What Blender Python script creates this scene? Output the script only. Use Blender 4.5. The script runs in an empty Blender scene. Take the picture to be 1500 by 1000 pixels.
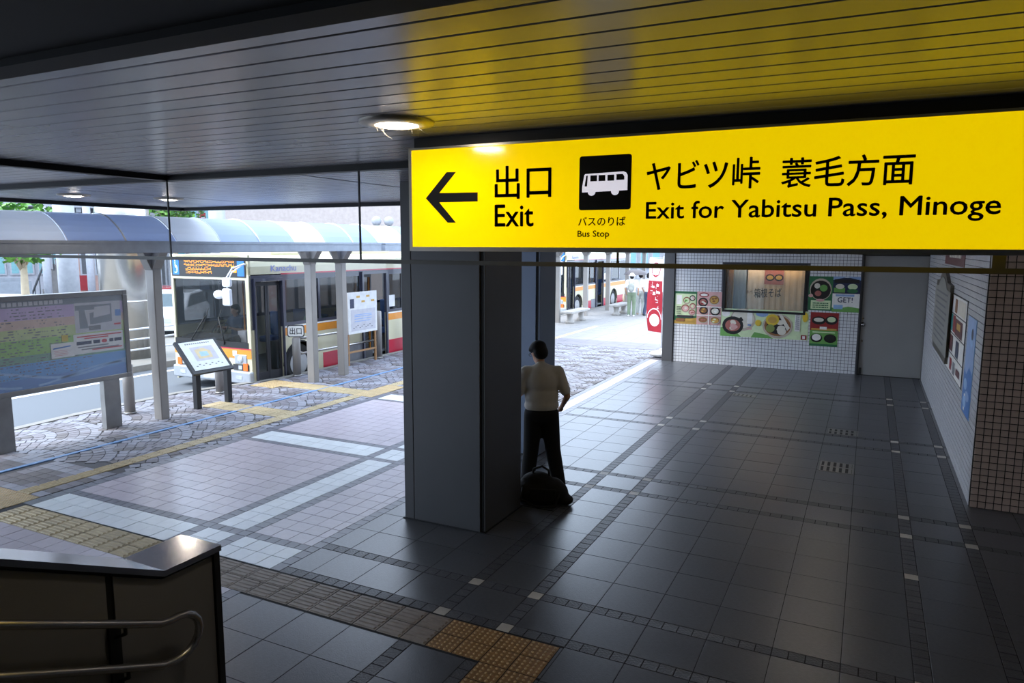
import bpy, bmesh, math, random
from mathutils import Vector, Matrix
random.seed(7)
scene = bpy.context.scene
# ------------------------------------------------------------------ camera
F = 1056.0; CH = 2.8                       # focal length in pixels of the 1500x1000 frame, eye height
def _axes():
    d = Vector((1275.6-750, 500-361, -F)); p = Vector((-1415-750, 500-352, -F))
    n = d.cross(p).normalized()
    if n.y < 0: n = -n
    Y = d.normalized(); X = Y.cross(n)
    return X, Y, n
AX, AY, AZ = _axes()
CAMPOS = Vector((0, 0, CH))
def ray(px, py):
    v = Vector((px-750, 500-py, -F)); return Vector((AX.dot(v), AY.dot(v), AZ.dot(v)))
def onz(px, py, z=0.0): r = ray(px, py); return CAMPOS + r*((z-CH)/r.z)
def onx(px, py, x): r = ray(px, py); return CAMPOS + r*(x/r.x)
def ony(px, py, y): r = ray(px, py); return CAMPOS + r*(y/r.y)
def proj(P):
    d = Vector(P)-CAMPOS
    v = AX*d.x + AY*d.y + AZ*d.z
    if v.z > -.05: return None
    return 750+v.x/-v.z*F, 500-v.y/-v.z*F
cam = bpy.data.cameras.new('camera'); camo = bpy.data.objects.new('camera', cam)
scene.collection.objects.link(camo)
cam.sensor_fit = 'HORIZONTAL'; cam.sensor_width = 36; cam.lens = F/1500*36; cam.clip_end = 400; cam.clip_start = .05
m3 = Matrix(((AX.x, AX.y, AX.z), (AY.x, AY.y, AY.z), (AZ.x, AZ.y, AZ.z)))   # columns: camera axes in the world
camo.matrix_world = Matrix.Translation(CAMPOS) @ m3.to_4x4()
scene.camera = camo
# ------------------------------------------------------------------ world, sun, exposure
w = bpy.data.worlds.new('sky'); scene.world = w; w.use_nodes = True
bg = w.node_tree.nodes['Background']; bg.inputs[0].default_value = (.66, .80, 1.0, 1); bg.inputs[1].default_value = 3.1
sun = bpy.data.lights.new('sun', 'SUN'); sun.energy = 2.2; sun.angle = math.radians(30); sun.color = (1, .94, .84)
suno = bpy.data.objects.new('sun', sun); scene.collection.objects.link(suno)
suno.rotation_euler = (math.radians(25), math.radians(-28), 0); suno.location = (-30, -10, 40)
vs = scene.view_settings; vs.view_transform = 'Standard'; vs.look = 'None'; vs.gamma = 1; vs.use_curve_mapping = False; vs.exposure = 0.75
# ------------------------------------------------------------------ helpers
col = scene.collection
def lin(c):
    if isinstance(c, str): c = tuple(int(c[i:i+2], 16)/255 for i in (0, 2, 4))
    return tuple((v/12.92 if v <= .04045 else ((v+.055)/1.055)**2.4) for v in c) + (1,)
MATS = {}
def mat(name, c, rough=.6, metal=0., spec=.5, vary=.08, scale=8., bump=0., bscale=60., emit=0., rnd=0., alpha=1., trans=0., coat=0.):
    m = bpy.data.materials.new(name); m.use_nodes = True; nt = m.node_tree; b = nt.nodes['Principled BSDF']
    L = lin(c)
    b.inputs['Roughness'].default_value = rough; b.inputs['Metallic'].default_value = metal
    b.inputs['Specular IOR Level'].default_value = spec; b.inputs['Coat Weight'].default_value = coat
    tc = nt.nodes.new('ShaderNodeTexCoord'); ns = nt.nodes.new('ShaderNodeTexNoise')
    ns.inputs['Scale'].default_value = scale; ns.inputs['Detail'].default_value = 4
    nt.links.new(tc.outputs['Object'], ns.inputs['Vector'])
    mr = nt.nodes.new('ShaderNodeMapRange'); mr.inputs[1].default_value = .3; mr.inputs[2].default_value = .7
    mr.inputs[3].default_value = 1-vary; mr.inputs[4].default_value = 1+vary
    nt.links.new(ns.outputs['Fac'], mr.inputs[0])
    fac = mr.outputs[0]
    if rnd:
        oi = nt.nodes.new('ShaderNodeObjectInfo'); r2 = nt.nodes.new('ShaderNodeMapRange')
        r2.inputs[3].default_value = 1-rnd; r2.inputs[4].default_value = 1+rnd
        nt.links.new(oi.outputs['Random'], r2.inputs[0])
        mu = nt.nodes.new('ShaderNodeMath'); mu.operation = 'MULTIPLY'
        nt.links.new(fac, mu.inputs[0]); nt.links.new(r2.outputs[0], mu.inputs[1]); fac = mu.outputs[0]
    vm = nt.nodes.new('ShaderNodeVectorMath'); vm.operation = 'SCALE'; vm.inputs[0].default_value = L[:3]
    nt.links.new(fac, vm.inputs['Scale']); nt.links.new(vm.outputs[0], b.inputs['Base Color'])
    if bump:
        n2 = nt.nodes.new('ShaderNodeTexNoise'); n2.inputs['Scale'].default_value = bscale
        nt.links.new(tc.outputs['Object'], n2.inputs['Vector'])
        bp = nt.nodes.new('ShaderNodeBump'); bp.inputs['Strength'].default_value = bump; bp.inputs['Distance'].default_value = .01
        nt.links.new(n2.outputs['Fac'], bp.inputs['Height']); nt.links.new(bp.outputs[0], b.inputs['Normal'])
    if emit:
        b.inputs['Emission Color'].default_value = L; b.inputs['Emission Strength'].default_value = emit
    if alpha < 1: b.inputs['Alpha'].default_value = alpha
    if trans: b.inputs['Transmission Weight'].default_value = trans
    MATS[name] = m; return m
def sheet(name, c, t=.5):
    # translucent roof sheet: passes daylight through
    m = mat(name, c, .35, vary=.04, scale=2); nt = m.node_tree; out = nt.nodes['Material Output']
    tr = nt.nodes.new('ShaderNodeBsdfTranslucent'); tr.inputs[0].default_value = lin(c); mx = nt.nodes.new('ShaderNodeMixShader'); mx.inputs[0].default_value = t
    nt.links.new(nt.nodes['Principled BSDF'].outputs[0], mx.inputs[1]); nt.links.new(tr.outputs[0], mx.inputs[2]); nt.links.new(mx.outputs[0], out.inputs[0]); return m
def glass(name, c, alpha, rough=.03, spec=.5):
    # thin pane: partly see-through, with a mirror-like sheen
    m = mat(name, c, rough, spec=spec, vary=0, alpha=alpha); return m
class MB:
    def __init__(s): s.v = []; s.f = []; s.m = []; s.sm = []
    def add(s, vs, fs, m=0, smooth=False):
        o = len(s.v); s.v += [tuple(p) for p in vs]
        for f in fs: s.f.append([o+i for i in f]); s.m.append(m); s.sm.append(smooth)
        return s
    def quad(s, a, b, c, d, m=0): return s.add([a, b, c, d], [(0, 1, 2, 3)], m)
    def poly(s, pts, m=0): return s.add(pts, [tuple(range(len(pts)))], m)
    def box(s, x0, x1, y0, y1, z0, z1, m=0):
        return s.add([(x, y, z) for z in (z0, z1) for y in (y0, y1) for x in (x0, x1)],
                     [(0, 2, 3, 1), (4, 5, 7, 6), (0, 1, 5, 4), (2, 6, 7, 3), (0, 4, 6, 2), (1, 3, 7, 5)], m)
    def obox(s, c, ax, ay, az, m=0):
        c, ax, ay, az = map(Vector, (c, ax, ay, az))
        return s.add([c+ax*i+ay*j+az*k for k in (-1, 1) for j in (-1, 1) for i in (-1, 1)],
                     [(0, 2, 3, 1), (4, 5, 7, 6), (0, 1, 5, 4), (2, 6, 7, 3), (0, 4, 6, 2), (1, 3, 7, 5)], m)
    def prism(s, pts, d, m=0):
        pts = [Vector(p) for p in pts]; d = Vector(d); n = len(pts)
        return s.add(pts+[p+d for p in pts], [tuple(range(n))[::-1], tuple(range(n, 2*n))]+[(i, (i+1) % n, n+(i+1) % n, n+i) for i in range(n)], m)
    def tube(s, pts, r, n=10, m=0, caps=True):
        pts = [Vector(p) for p in pts]; rs = r if isinstance(r, (list, tuple)) else [r]*len(pts)
        o = len(s.v); up = None
        for i, p in enumerate(pts):
            t = ((pts[i]-pts[i-1]).normalized() if i else Vector()) + ((pts[i+1]-pts[i]).normalized() if i < len(pts)-1 else Vector())
            t.normalize()
            if up is None: up = Vector((0, 0, 1)) if abs(t.z) < .9 else Vector((1, 0, 0))
            a = t.cross(up).normalized(); b = a.cross(t); up = b
            k = 1.0
            if 0 < i < len(pts)-1:
                cs = max(-1, min(1, (pts[i]-pts[i-1]).normalized().dot((pts[i+1]-pts[i]).normalized())))
                k = 1/max(.5, math.cos(math.acos(cs)/2))**.5
            for j in range(n):
                an = 2*math.pi*j/n; s.v.append(tuple(p+(a*math.cos(an)+b*math.sin(an))*rs[i]*k))
        for i in range(len(pts)-1):
            for j in range(n):
                s.f.append([o+i*n+j, o+(i+1)*n+j, o+(i+1)*n+(j+1) % n, o+i*n+(j+1) % n]); s.m.append(m); s.sm.append(True)
        if caps:
            s.f.append([o+j for j in range(n)]); s.m.append(m); s.sm.append(False)
            s.f.append([o+(len(pts)-1)*n+j for j in range(n)][::-1]); s.m.append(m); s.sm.append(False)
        return s
    def disc(s, c, a, b, n=20, m=0, a0=0, a1=2*math.pi):
        c, a, b = Vector(c), Vector(a), Vector(b)
        full = abs(a1-a0-2*math.pi) < 1e-6
        return s.poly([c+a*math.cos(a0+(a1-a0)*i/(n if full else n-1))+b*math.sin(a0+(a1-a0)*i/(n if full else n-1)) for i in range(n)], m)
    def lathe(s, c, prof, n=20, m=0, ax=(0, 0, 1), caps=True):
        c = Vector(c); ax = Vector(ax).normalized(); u = ax.orthogonal().normalized(); v = ax.cross(u); o = len(s.v)
        for r, z in prof:
            for j in range(n):
                an = 2*math.pi*j/n; s.v.append(tuple(c+ax*z+(u*math.cos(an)+v*math.sin(an))*r))
        for i in range(len(prof)-1):
            for j in range(n):
                s.f.append([o+i*n+j, o+i*n+(j+1) % n, o+(i+1)*n+(j+1) % n, o+(i+1)*n+j]); s.m.append(m); s.sm.append(True)
        if caps:
            s.f.append([o+j for j in range(n)][::-1]); s.m.append(m); s.sm.append(False)
            s.f.append([o+(len(prof)-1)*n+j for j in range(n)]); s.m.append(m); s.sm.append(False)
        return s
    def ball(s, c, rx, ry=None, rz=None, m=0, n=14, k=8, rot=None):
        ry = ry or rx; rz = rz or rx; c = Vector(c); o = len(s.v); R = rot or Matrix.Identity(3)
        for i in range(1, k):
            th = math.pi*i/k
            for j in range(n):
                ph = 2*math.pi*j/n
                s.v.append(tuple(c+R @ Vector((rx*math.sin(th)*math.cos(ph), ry*math.sin(th)*math.sin(ph), rz*math.cos(th)))))
        t = len(s.v); s.v.append(tuple(c+R @ Vector((0, 0, rz)))); s.v.append(tuple(c+R @ Vector((0, 0, -rz))))
        for j in range(n):
            s.f.append([t, o+j, o+(j+1) % n]); s.m.append(m); s.sm.append(True)
            q = o+(k-2)*n; s.f.append([t+1, q+(j+1) % n, q+j]); s.m.append(m); s.sm.append(True)
            for i in range(k-2):
                s.f.append([o+i*n+j, o+(i+1)*n+j, o+(i+1)*n+(j+1) % n, o+i*n+(j+1) % n]); s.m.append(m); s.sm.append(True)
        return s
    def holes(s, P, u0, u1, v0, v1, hs, th, m=0):
        # wall rectangle in (u, v) with rectangular holes, P(u, v, d) gives the point at depth d; thickness th
        us = sorted({u0, u1, *[h[0] for h in hs], *[h[1] for h in hs]}); vs_ = sorted({v0, v1, *[h[2] for h in hs], *[h[3] for h in hs]})
        us = [u for u in us if u0 <= u <= u1]; vs_ = [v for v in vs_ if v0 <= v <= v1]
        for i in range(len(us)-1):
            for j in range(len(vs_)-1):
                cu, cv = (us[i]+us[i+1])/2, (vs_[j]+vs_[j+1])/2
                if any(h[0] < cu < h[1] and h[2] < cv < h[3] for h in hs): continue
                a = [(us[i], vs_[j]), (us[i+1], vs_[j]), (us[i+1], vs_[j+1]), (us[i], vs_[j+1])]
                s.add([P(u, v, 0) for u, v in a]+[P(u, v, th) for u, v in a],
                      [(0, 1, 2, 3), (7, 6, 5, 4), (0, 4, 5, 1), (1, 5, 6, 2), (2, 6, 7, 3), (3, 7, 4, 0)], m)
        return s
    def mesh(s, name, mats):
        me = bpy.data.meshes.new(name); me.from_pydata(s.v, [], s.f)
        for q in (mats if isinstance(mats, (list, tuple)) else [mats]): me.materials.append(MATS[q])
        me.polygons.foreach_set('material_index', s.m); me.polygons.foreach_set('use_smooth', s.sm)
        me.update(); return me
    def build(s, name, mats, parent=None, world=True, bevel=0, fixn=True):
        me = s.mesh(name, mats)
        if fixn:
            bm = bmesh.new(); bm.from_mesh(me); bmesh.ops.recalc_face_normals(bm, faces=bm.faces); bm.to_mesh(me); bm.free()
        return link(name, me, parent, world, bevel)
LOC = {}
def link(name, me, parent=None, world=True, bevel=0):
    o = bpy.data.objects.new(name, me); col.objects.link(o)
    if parent is not None:
        o.parent = parent
        if world:
            off = LOC.get(parent.name, Vector())
            if off.length > 0: me.transform(Matrix.Translation(-off))
            LOC[o.name] = off          # children of this part subtract the same offset
    if bevel:
        b = o.modifiers.new('bevel', 'BEVEL'); b.width = bevel; b.segments = 2; b.limit_method = 'ANGLE'
    return o
def tag(o, label=None, cat=None, group=None, kind=None):
    if label: o['label'] = label
    if cat: o['category'] = cat
    if group: o['group'] = group
    if kind: o['kind'] = kind
    return o
def thing(name, label, cat, loc=(0, 0, 0), rz=0, group=None, kind=None):
    o = bpy.data.objects.new(name, None); col.objects.link(o); o.location = loc; o.rotation_euler = (0, 0, rz)
    o.empty_display_size = .1
    LOC[o.name] = Vector(loc); return tag(o, label, cat, group, kind)
KIDS = {}
def copy_tree(o, parent=None):
    c = o.copy(); col.objects.link(c)
    if parent is not None: c.parent = parent
    for ch in list(o.children): copy_tree(ch, c)
    return c
def setloc(o, loc, rz=None):
    o.location = loc
    if rz is not None: o.rotation_euler = (0, 0, rz)
    return o
# lettering: glyph outlines fitted into a rectangle. P(u, v) -> world point, u and v in 0..1 from lower left
def glyphs(body, bold=0.0):
    cu = bpy.data.curves.new('lettering', 'FONT'); cu.body = body; cu.size = 1; cu.resolution_u = 3; cu.offset = bold; cu.fill_mode = 'FRONT'
    o = bpy.data.objects.new('lettering', cu); col.objects.link(o)
    dg = bpy.context.evaluated_depsgraph_get(); me = bpy.data.meshes.new_from_object(o.evaluated_get(dg))
    vs_ = [tuple(v.co) for v in me.vertices]; fs = [list(p.vertices) for p in me.polygons]
    bpy.data.objects.remove(o); bpy.data.curves.remove(cu); bpy.data.meshes.remove(me)
    return vs_, fs
def text(mb, body, P, m=0, bold=0.0):
    vs_, fs = glyphs(body, bold)
    if not vs_: return mb
    x0 = min(v[0] for v in vs_); x1 = max(v[0] for v in vs_); y0 = min(v[1] for v in vs_); y1 = max(v[1] for v in vs_)
    return mb.add([P((v[0]-x0)/(x1-x0), (v[1]-y0)/(y1-y0)) for v in vs_], fs, m)
def rectP(a, b, c):      # lower left, lower right, upper left
    a, b, c = Vector(a), Vector(b), Vector(c)
    return lambda u, v: a+(b-a)*u+(c-a)*v
# ------------------------------------------------------------------ materials
mat('granite', '505258', .30, spec=.8, vary=.12, scale=30, bump=.12, bscale=90, rnd=.10)
mat('cobble', '4b4c52', .42, vary=.15, scale=30, bump=.5, bscale=60, rnd=.15)
mat('joint', '1d1d20', .9)
mat('marker', 'b9b4ac', .5, rnd=.08)
mat('pink_tile', 'aaa0a8', .28, spec=.8, vary=.06, scale=12, rnd=.07)
mat('white_tile', 'cfd3d6', .28, spec=.8, vary=.05, rnd=.05)
mat('border_tile', '66666f', .32, vary=.1, rnd=.1)
mat('tactile', '8a7f76', .55, vary=.12, scale=14, rnd=.06)
mat('tactile_yellow', 'a3916c', .5, vary=.12, scale=14, rnd=.08)
mat('tactile_dot', '8f6a3c', .5, vary=.15, scale=20, rnd=.08)
mat('dot_stud', 'b89a6c', .45, vary=.1)
mat('fan_grey', '6f6b71', .6, vary=.12, scale=3); mat('fan_white', '82828a', .65, vary=.12, scale=3); mat('fan_dark', '605b5c', .7, vary=.15, scale=3)
mat('fan_joint', '4c4b4e', .9)
mat('pale_paving', '85827f', .7, vary=.08, scale=4)
mat('blue_line', '5f82ac', .6, vary=.2, scale=12)
mat('asphalt', '5d6268', .85, vary=.1, scale=60, bump=.4, bscale=120)
mat('road_paint', 'dfe0e0', .6)
mat('kerb', '7f7c76', .7)
mat('slat', '8b8b92', .27, metal=.25, spec=.6, vary=.04, scale=3)
mat('slat_gap', '17171a', .8)
mat('trim_dark', '1d1e21', .5, spec=.4)
mat('black', '0b0b0c', .55, vary=0)
mat('soffit', '1c1c1e', .8)
mat('concrete_dark', '6a6a6a', .8)
mat('column_panel', '4b4b4e', .42, metal=.1, vary=.05, scale=2)
mat('column_blue', '6f7c92', .4, metal=.2, vary=.04, scale=2)
mat('tile_white', 'd9dade', .22, spec=.6, vary=.04, scale=3, rnd=.04)
mat('tile_brown', 'b8a398', .3, vary=.08, scale=6, rnd=.08)
mat('grout', '505057', .9); mat('grout_brown', '191615', .9)
mat('steel', 'b9b6b2', .27, metal=1, vary=.05, scale=5)
mat('steel_rough', '9a9895', .4, metal=.9, vary=.12, scale=4)
mat('steel_cap', 'c4c4c8', .16, metal=1, vary=.04, scale=2)
mat('panel_grey', '7c7a78', .45, vary=.05, scale=2)
mat('door_grey', '8d8c8b', .45, vary=.04, scale=2)
mat('frame_dark', '2b2b2d', .4, metal=.3)
mat('post_taupe', '8e8984', .45, metal=.2, vary=.05, scale=3)
mat('sign_yellow', 'f2cd00', .12, spec=.5, vary=0, emit=.5)
mat('sign_black', '0c0a06', .3, vary=0)
mat('sign_white', 'e9e6f2', .3, vary=0, emit=.4)
mat('sign_frame', 'a9a49c', .3, metal=.8)
mat('lamp', 'fff1dd', .5, vary=0, emit=42); mat('shop_lamp', 'ffe2b8', .5, vary=0, emit=7); mat('lamp_rim', 'b5aea3', .35, metal=.3)
mat('rail_grey', '484642', .4, metal=.3); mat('web', '8f8a7e', .5)
mat('white_paint', 'e4e6ea', .45); mat('cream', 'cfc8a8', .28, coat=.4, vary=.03, scale=2); mat('orange', 'e08f2c', .3, coat=.4, vary=.03); mat('red', 'b51f38', .3, coat=.4, vary=.04)
mat('bus_dark', '3b3d4c', .3, coat=.3, vary=.03); mat('rubber', '141415', .7); mat('rim', 'a8a8a8', .4, metal=.7); mat('chrome', 'aeb2b8', .3, metal=.35)
mat('bus_floor', '5b5e60', .7); mat('seat_blue', '3c5a8c', .8); mat('grab', 'd8892a', .4)
mat('led_off', '0c0c0d', .3, vary=0); mat('led_on', 'ff9a1c', .5, vary=0, emit=.6); mat('blue_sign', '1f6fc0', .4)
mat('headlamp', 'cfd4d8', .1, metal=.4); mat('amber', 'e8722a', .3)
mat('brand_blue', '8f96c8', .4); mat('print_grey', '77777c', .6); mat('print_dark', '2e2e33', .6); mat('print_red', 'c03038', .6); mat('print_white', 'e6e4de', .55)
mat('b_violet', 'b7a3c8', .5); mat('b_peach', 'c9b0a1', .5); mat('b_lime', 'b7c38a', .5); mat('b_green', '94bd6c', .5); mat('b_teal', '7da48c', .5); mat('b_blue', '6a9dd2', .5); mat('b_deep', '648bc4', .5); mat('b_head', '7d838b', .5); mat('b_pale', 'bcbac0', .5); mat('b_line', '8fb2da', .5)
mat('paper', 'd9d8d6', .6); mat('yellow_sticker', 'c8b03c', .5)
mat('map_white', 'd7dcd6', .5); mat('map_blue', '9fc0cf', .5); mat('map_sand', 'd0be94', .5); mat('black_metal', '17171a', .45)
sheet('roof_white', 'eef3fa', .62); sheet('roof_blue', 'b2c2e2', .6); mat('gutter', '8f97a3', .45, metal=.2); mat('rib_white', 'f0f2f4', .4)
mat('skin', 'c79a80', .55); mat('hair', '0a0808', .65, spec=.3); mat('shirt_white', 'd4cfc8', .75, vary=.04, scale=12, bump=.15, bscale=25); mat('trouser_black', '0e0e11', .85)
mat('bag_black', '09090a', .75, bump=.3, bscale=40); mat('leather', '0f0d0c', .35); mat('lens', '10131a', .1)
mat('tee_white', 'e4e2e6', .8); mat('olive', '6f7d66', .8); mat('navy', '3c4458', .8); mat('grey_cloth', 'a6aaa6', .8); mat('green_shirt', '86b8a6', .8); mat('navy_shirt', '33405a', .8); mat('umbrella', '4f4a4c', .6); mat('bag_beige', 'b9a58c', .7); mat('bag_grey', '8a8d88', .7); mat('black_cloth', '1d1c20', .8)
mat('bench', '9b9792', .85, bump=.3); mat('banner_red', 'a01a2c', .6); mat('banner_white', 'e6e2e8', .6); mat('tank_white', 'e0e0de', .4)
mat('p_green', '6aa052', .5); mat('p_dgreen', '2c6b43', .5); mat('p_pale', 'cfe0b4', .5); mat('p_pink', 'd3a3a0', .5); mat('p_gold', 'c39a48', .5); mat('p_bowl', '1a1817', .35); mat('p_rim', 'b9ad9c', .4); mat('p_noodle', 'd8d2c4', .5); mat('p_meat', 'a8645a', .5); mat('p_yellow', 'd8b838', .5); mat('p_red', '8f2424', .5); mat('p_navy', '1e2a4a', .5); mat('p_sky', '8ba6d0', .5); mat('p_brown', '8a5a34', .5); mat('p_black', '161616', .5); mat('p_white', 'e8e6e2', .5); mat('p_blue', '3f74b8', .5); mat('p_cyan', '8fb4dc', .5); mat('p_teal', '2f8a86', .5); mat('p_maroon', '5a2a2e', .5); mat('p_olive', '7d8b4a', .5)
mat('noren', 'd2b48c', .7); mat('noren_pale', 'dccbb4', .7); mat('wood', '9a7248', .5); mat('curtain', '8a98a8', .7)
mat('plaque', '8c8d88', .4, vary=.1); mat('plaque_frame', '5e5b54', .45, metal=.4)
glass('pane', 'a8c0c4', .13); glass('bus_pane', '10191c', .5, spec=.5); glass('bus_front_pane', '0d1618', .35, spec=.6); glass('door_pane', '1a2426', .3); glass('board_pane', 'd8dfe6', .12, rough=.06)  # board_pane: its pale tint paints a reflected haze over the notice board
mat('b_beige', 'a39893', .7); mat('b_white', '94979e', .7); mat('b_grey', '7a7f86', .7); mat('b_glass', '6f9aa0', .2); mat('b_pink', 'a98a80', .7); mat('b_dark', '4a4c50', .7); mat('deck_under', '8a8d93', .7); mat('stair_dark', '6d6a68', .8)
mat('leaf', '5a8c34', .6, vary=.3, scale=2); mat('leaf_dark', '3c6a2c', .6, vary=.3, scale=2); mat('bark', 'a89a84', .9); mat('car_white', 'dde0e4', .25, coat=.5); mat('car_glass', '3a4a50', .1); mat('car_red', '8a2a30', .25, coat=.5)
mat('fence_white', 'd6dae0', .4, metal=.2)
# ------------------------------------------------------------------ floor and paving
Q = .1094; U = .4376
def inframe(x, y, z=0):
    p = proj((x, y, z)); return p is not None and -40 < p[0] < 1540 and -40 < p[1] < 1040
TM = {}
def tile_mesh(w, h, m, th, kind):
    k = (round(w, 3), round(h, 3), m, th, kind)
    if k in TM: return TM[k]
    mb = MB(); a, b, c = w/2, h/2, min(.0009, w*.03)
    lo = [(-a, -b, -th), (a, -b, -th), (a, b, -th), (-a, b, -th)]
    md = [(x, y, -c*.7) for x, y, _ in lo]
    hi = [(-a+c, -b+c, 0), (a-c, -b+c, 0), (a-c, b-c, 0), (-a+c, b-c, 0)]
    mb.add(lo+md+hi, [(0, 1, 5, 4), (1, 2, 6, 5), (2, 3, 7, 6), (3, 0, 4, 7), (4, 5, 9, 8), (5, 6, 10, 9), (6, 7, 11, 10), (7, 4, 8, 11), (8, 9, 10, 11)])
    ms = [m]
    if kind in 'xy':                      # guiding bars along x or y
        for i in range(4):
            o = -a+(i+.5)*w/4 if kind == 'y' else -b+(i+.5)*h/4
            s, t, l = .017, .010, (b if kind == 'y' else a)-.012
            P = (lambda u, v, z: (o+v, u, z)) if kind == 'y' else (lambda u, v, z: (u, o+v, z))
            mb.add([P(-l, -s, 0), P(l, -s, 0), P(l, s, 0), P(-l, s, 0), P(-l+.008, -t, .006), P(l-.008, -t, .006), P(l-.008, t, .006), P(-l+.008, t, .006)],
                   [(0, 1, 5, 4), (1, 2, 6, 5), (2, 3, 7, 6), (3, 0, 4, 7), (4, 5, 6, 7)])
    if kind == 'd':
        ms = [m, 'dot_stud']
        for i in range(5):
            for j in range(5):
                cx, cy = -a+(i+.5)*w/5, -b+(j+.5)*h/5
                mb.add([(cx+.012*math.cos(q*math.pi/3), cy+.012*math.sin(q*math.pi/3), 0) for q in range(6)]+[(cx+.006*math.cos(q*math.pi/3), cy+.006*math.sin(q*math.pi/3), .006) for q in range(6)],
                       [(q, (q+1) % 6, 6+(q+1) % 6, 6+q) for q in range(6)]+[tuple(range(6, 12))], 1)
    TM[k] = mb.mesh('tile', ms); return TM[k]
def pieces(parent, name, items, th=.014, g=.004, limit=300, stuff=None):
    # items: (x0, x1, y0, y1, material, kind)
    vis, rest = [], []
    for it in items:
        x, y = (it[0]+it[1])/2, (it[2]+it[3])/2
        (vis if inframe(x, y) else rest).append((math.hypot(x, y), it))
    vis.sort(key=lambda q: q[0]); rest = [q[1] for q in vis[limit:]]+[q[1] for q in rest]; vis = [q[1] for q in vis[:limit]]
    for it in vis:
        x0, x1, y0, y1, m, k = it
        o = bpy.data.objects.new(name, tile_mesh(x1-x0-2*g, y1-y0-2*g, m, th, k)); col.objects.link(o); o.parent = parent
        o.location = ((x0+x1)/2, (y0+y1)/2, random.uniform(-.0012, .0006))
    if rest:
        mb = MB(); ms = sorted({r[4] for r in rest})
        for x0, x1, y0, y1, m, k in rest: mb.box(x0+g, x1-g, y0+g, y1-g, -th, 0, ms.index(m))
        r = mb.build((stuff or name+'_field'), ms, parent, fixn=False); r['kind'] = 'stuff'
def split(a, b, n): return [(a+(b-a)*i/n, a+(b-a)*(i+1)/n) for i in range(n)]
def bands(start, period, lo, hi):
    # alternating cells of the concourse grid: ('s', a, b) stone bands, ('t', a, b) slabs
    out = []
    k = math.floor((lo-start)/period)-1
    while start+k*period < hi+period:
        o = start+k*period
        out += [('s', o-Q/2, o+Q/2), ('t', o+Q/2, o+.547-Q/2), ('s', o+.547-Q/2, o+.547+Q/2)]
        out += [('t', a, b) for a, b in split(o+.547+Q/2, o+period-Q/2, 6)]
        k += 1
    res = []
    for t, a, b in out:
        a2, b2 = max(a, lo), min(b, hi)
        if b2-a2 > .03: res.append((t, a2, b2))
    return res
fl = MB().box(-4.42, 3.2, -6, 17.45, -.4, -.003).build('floor', 'joint'); tag(fl, kind='structure')
XB = bands(-2.80, 3.2815, -4.42, 3.2); YB = bands(4.473, 3.268, 2.5, 17.4)
slabs, stones, marks = [], [], []
def skip(x, y):
    return (-4.15 < x < -3.22 and 5.95 < y < 6.8) or (x > 1.16 and y > 8.94) or (x < -1.785 and 4.0 < y < 4.405) or (-2.21 < x < -1.785 and y < 4.0)
for ty, y0, y1 in YB:
    for tx, x0, x1 in XB:
        if x0 > 2.6 or (x0 > 1.12 and y0 > 8.9): continue
        # keep clear of the tactile strips
        parts = [(x0, x1, y0, y1)]
        def cut(parts, cx0, cx1, cy0, cy1):
            out = []
            for a, b, c, d in parts:
                if b <= cx0+.001 or a >= cx1-.001 or d <= cy0+.001 or c >= cy1-.001: out.append((a, b, c, d)); continue
                if c < cy0: out.append((a, b, c, cy0))
                if d > cy1: out.append((a, b, cy1, d))
                c2, d2 = max(c, cy0), min(d, cy1)
                if a < cx0: out.append((a, cx0, c2, d2))
                if b > cx1: out.append((cx1, b, c2, d2))
            return [p for p in out if p[1]-p[0] > .02 and p[3]-p[2] > .02]
        parts = cut(parts, -5, -1.785, 4.003, 4.405); parts = cut(parts, -2.215, -1.785, 2, 4.003)
        parts = cut(parts, -4.15, -3.22, 5.95, 6.8); parts = cut(parts, -4.6, -3.83, 8.56, 9.14)
        for a, b, c, d in parts:
            if tx == 't' and ty == 't': slabs.append((a, b, c, d, 'granite', 'p'))
            elif tx == 's' and ty == 's': marks.append((a, b, c, d, 'marker', 'p'))
            elif tx == 's':
                for e, f in split(c, d, max(1, round((d-c)/Q))): stones.append((a, b, e, f, 'cobble', 'p'))
            else:
                for e, f in split(a, b, max(1, round((b-a)/Q))): stones.append((e, f, c, d, 'cobble', 'p'))
marks.append((.43, .54, 6.71, 6.82, 'marker', 'p'))
stones = [s for s in stones if not (.42 < s[0] < .5 and s[2] < 6.8 and s[3] > 6.73)]
pieces(fl, 'floor_slab', slabs, g=.003); pieces(fl, 'border_stone', stones, g=.004); pieces(fl, 'marker_stone', marks, g=.003)
tac = []
for x0, x1 in split(-8.03, -2.654, 25):
    for y0, y1 in ((4.003, 4.204), (4.204, 4.405)): tac.append((x0, x1, y0, y1, 'tactile_yellow' if x0 < -5.6 else 'tactile', 'x'))
dots = [(x0, x1, y0, y1, 'tactile_dot', 'd') for x0, x1 in split(-2.654, -1.785, 4) for y0, y1 in split(4.003, 4.405, 2)]
dots += [(x0, x1, y0, y1, 'tactile_dot', 'd') for x0, x1 in split(-2.215, -1.785, 2) for y0, y1 in split(2.8, 4.003, 6)]
pieces(fl, 'guide_block', tac+dots, g=.004)
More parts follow.
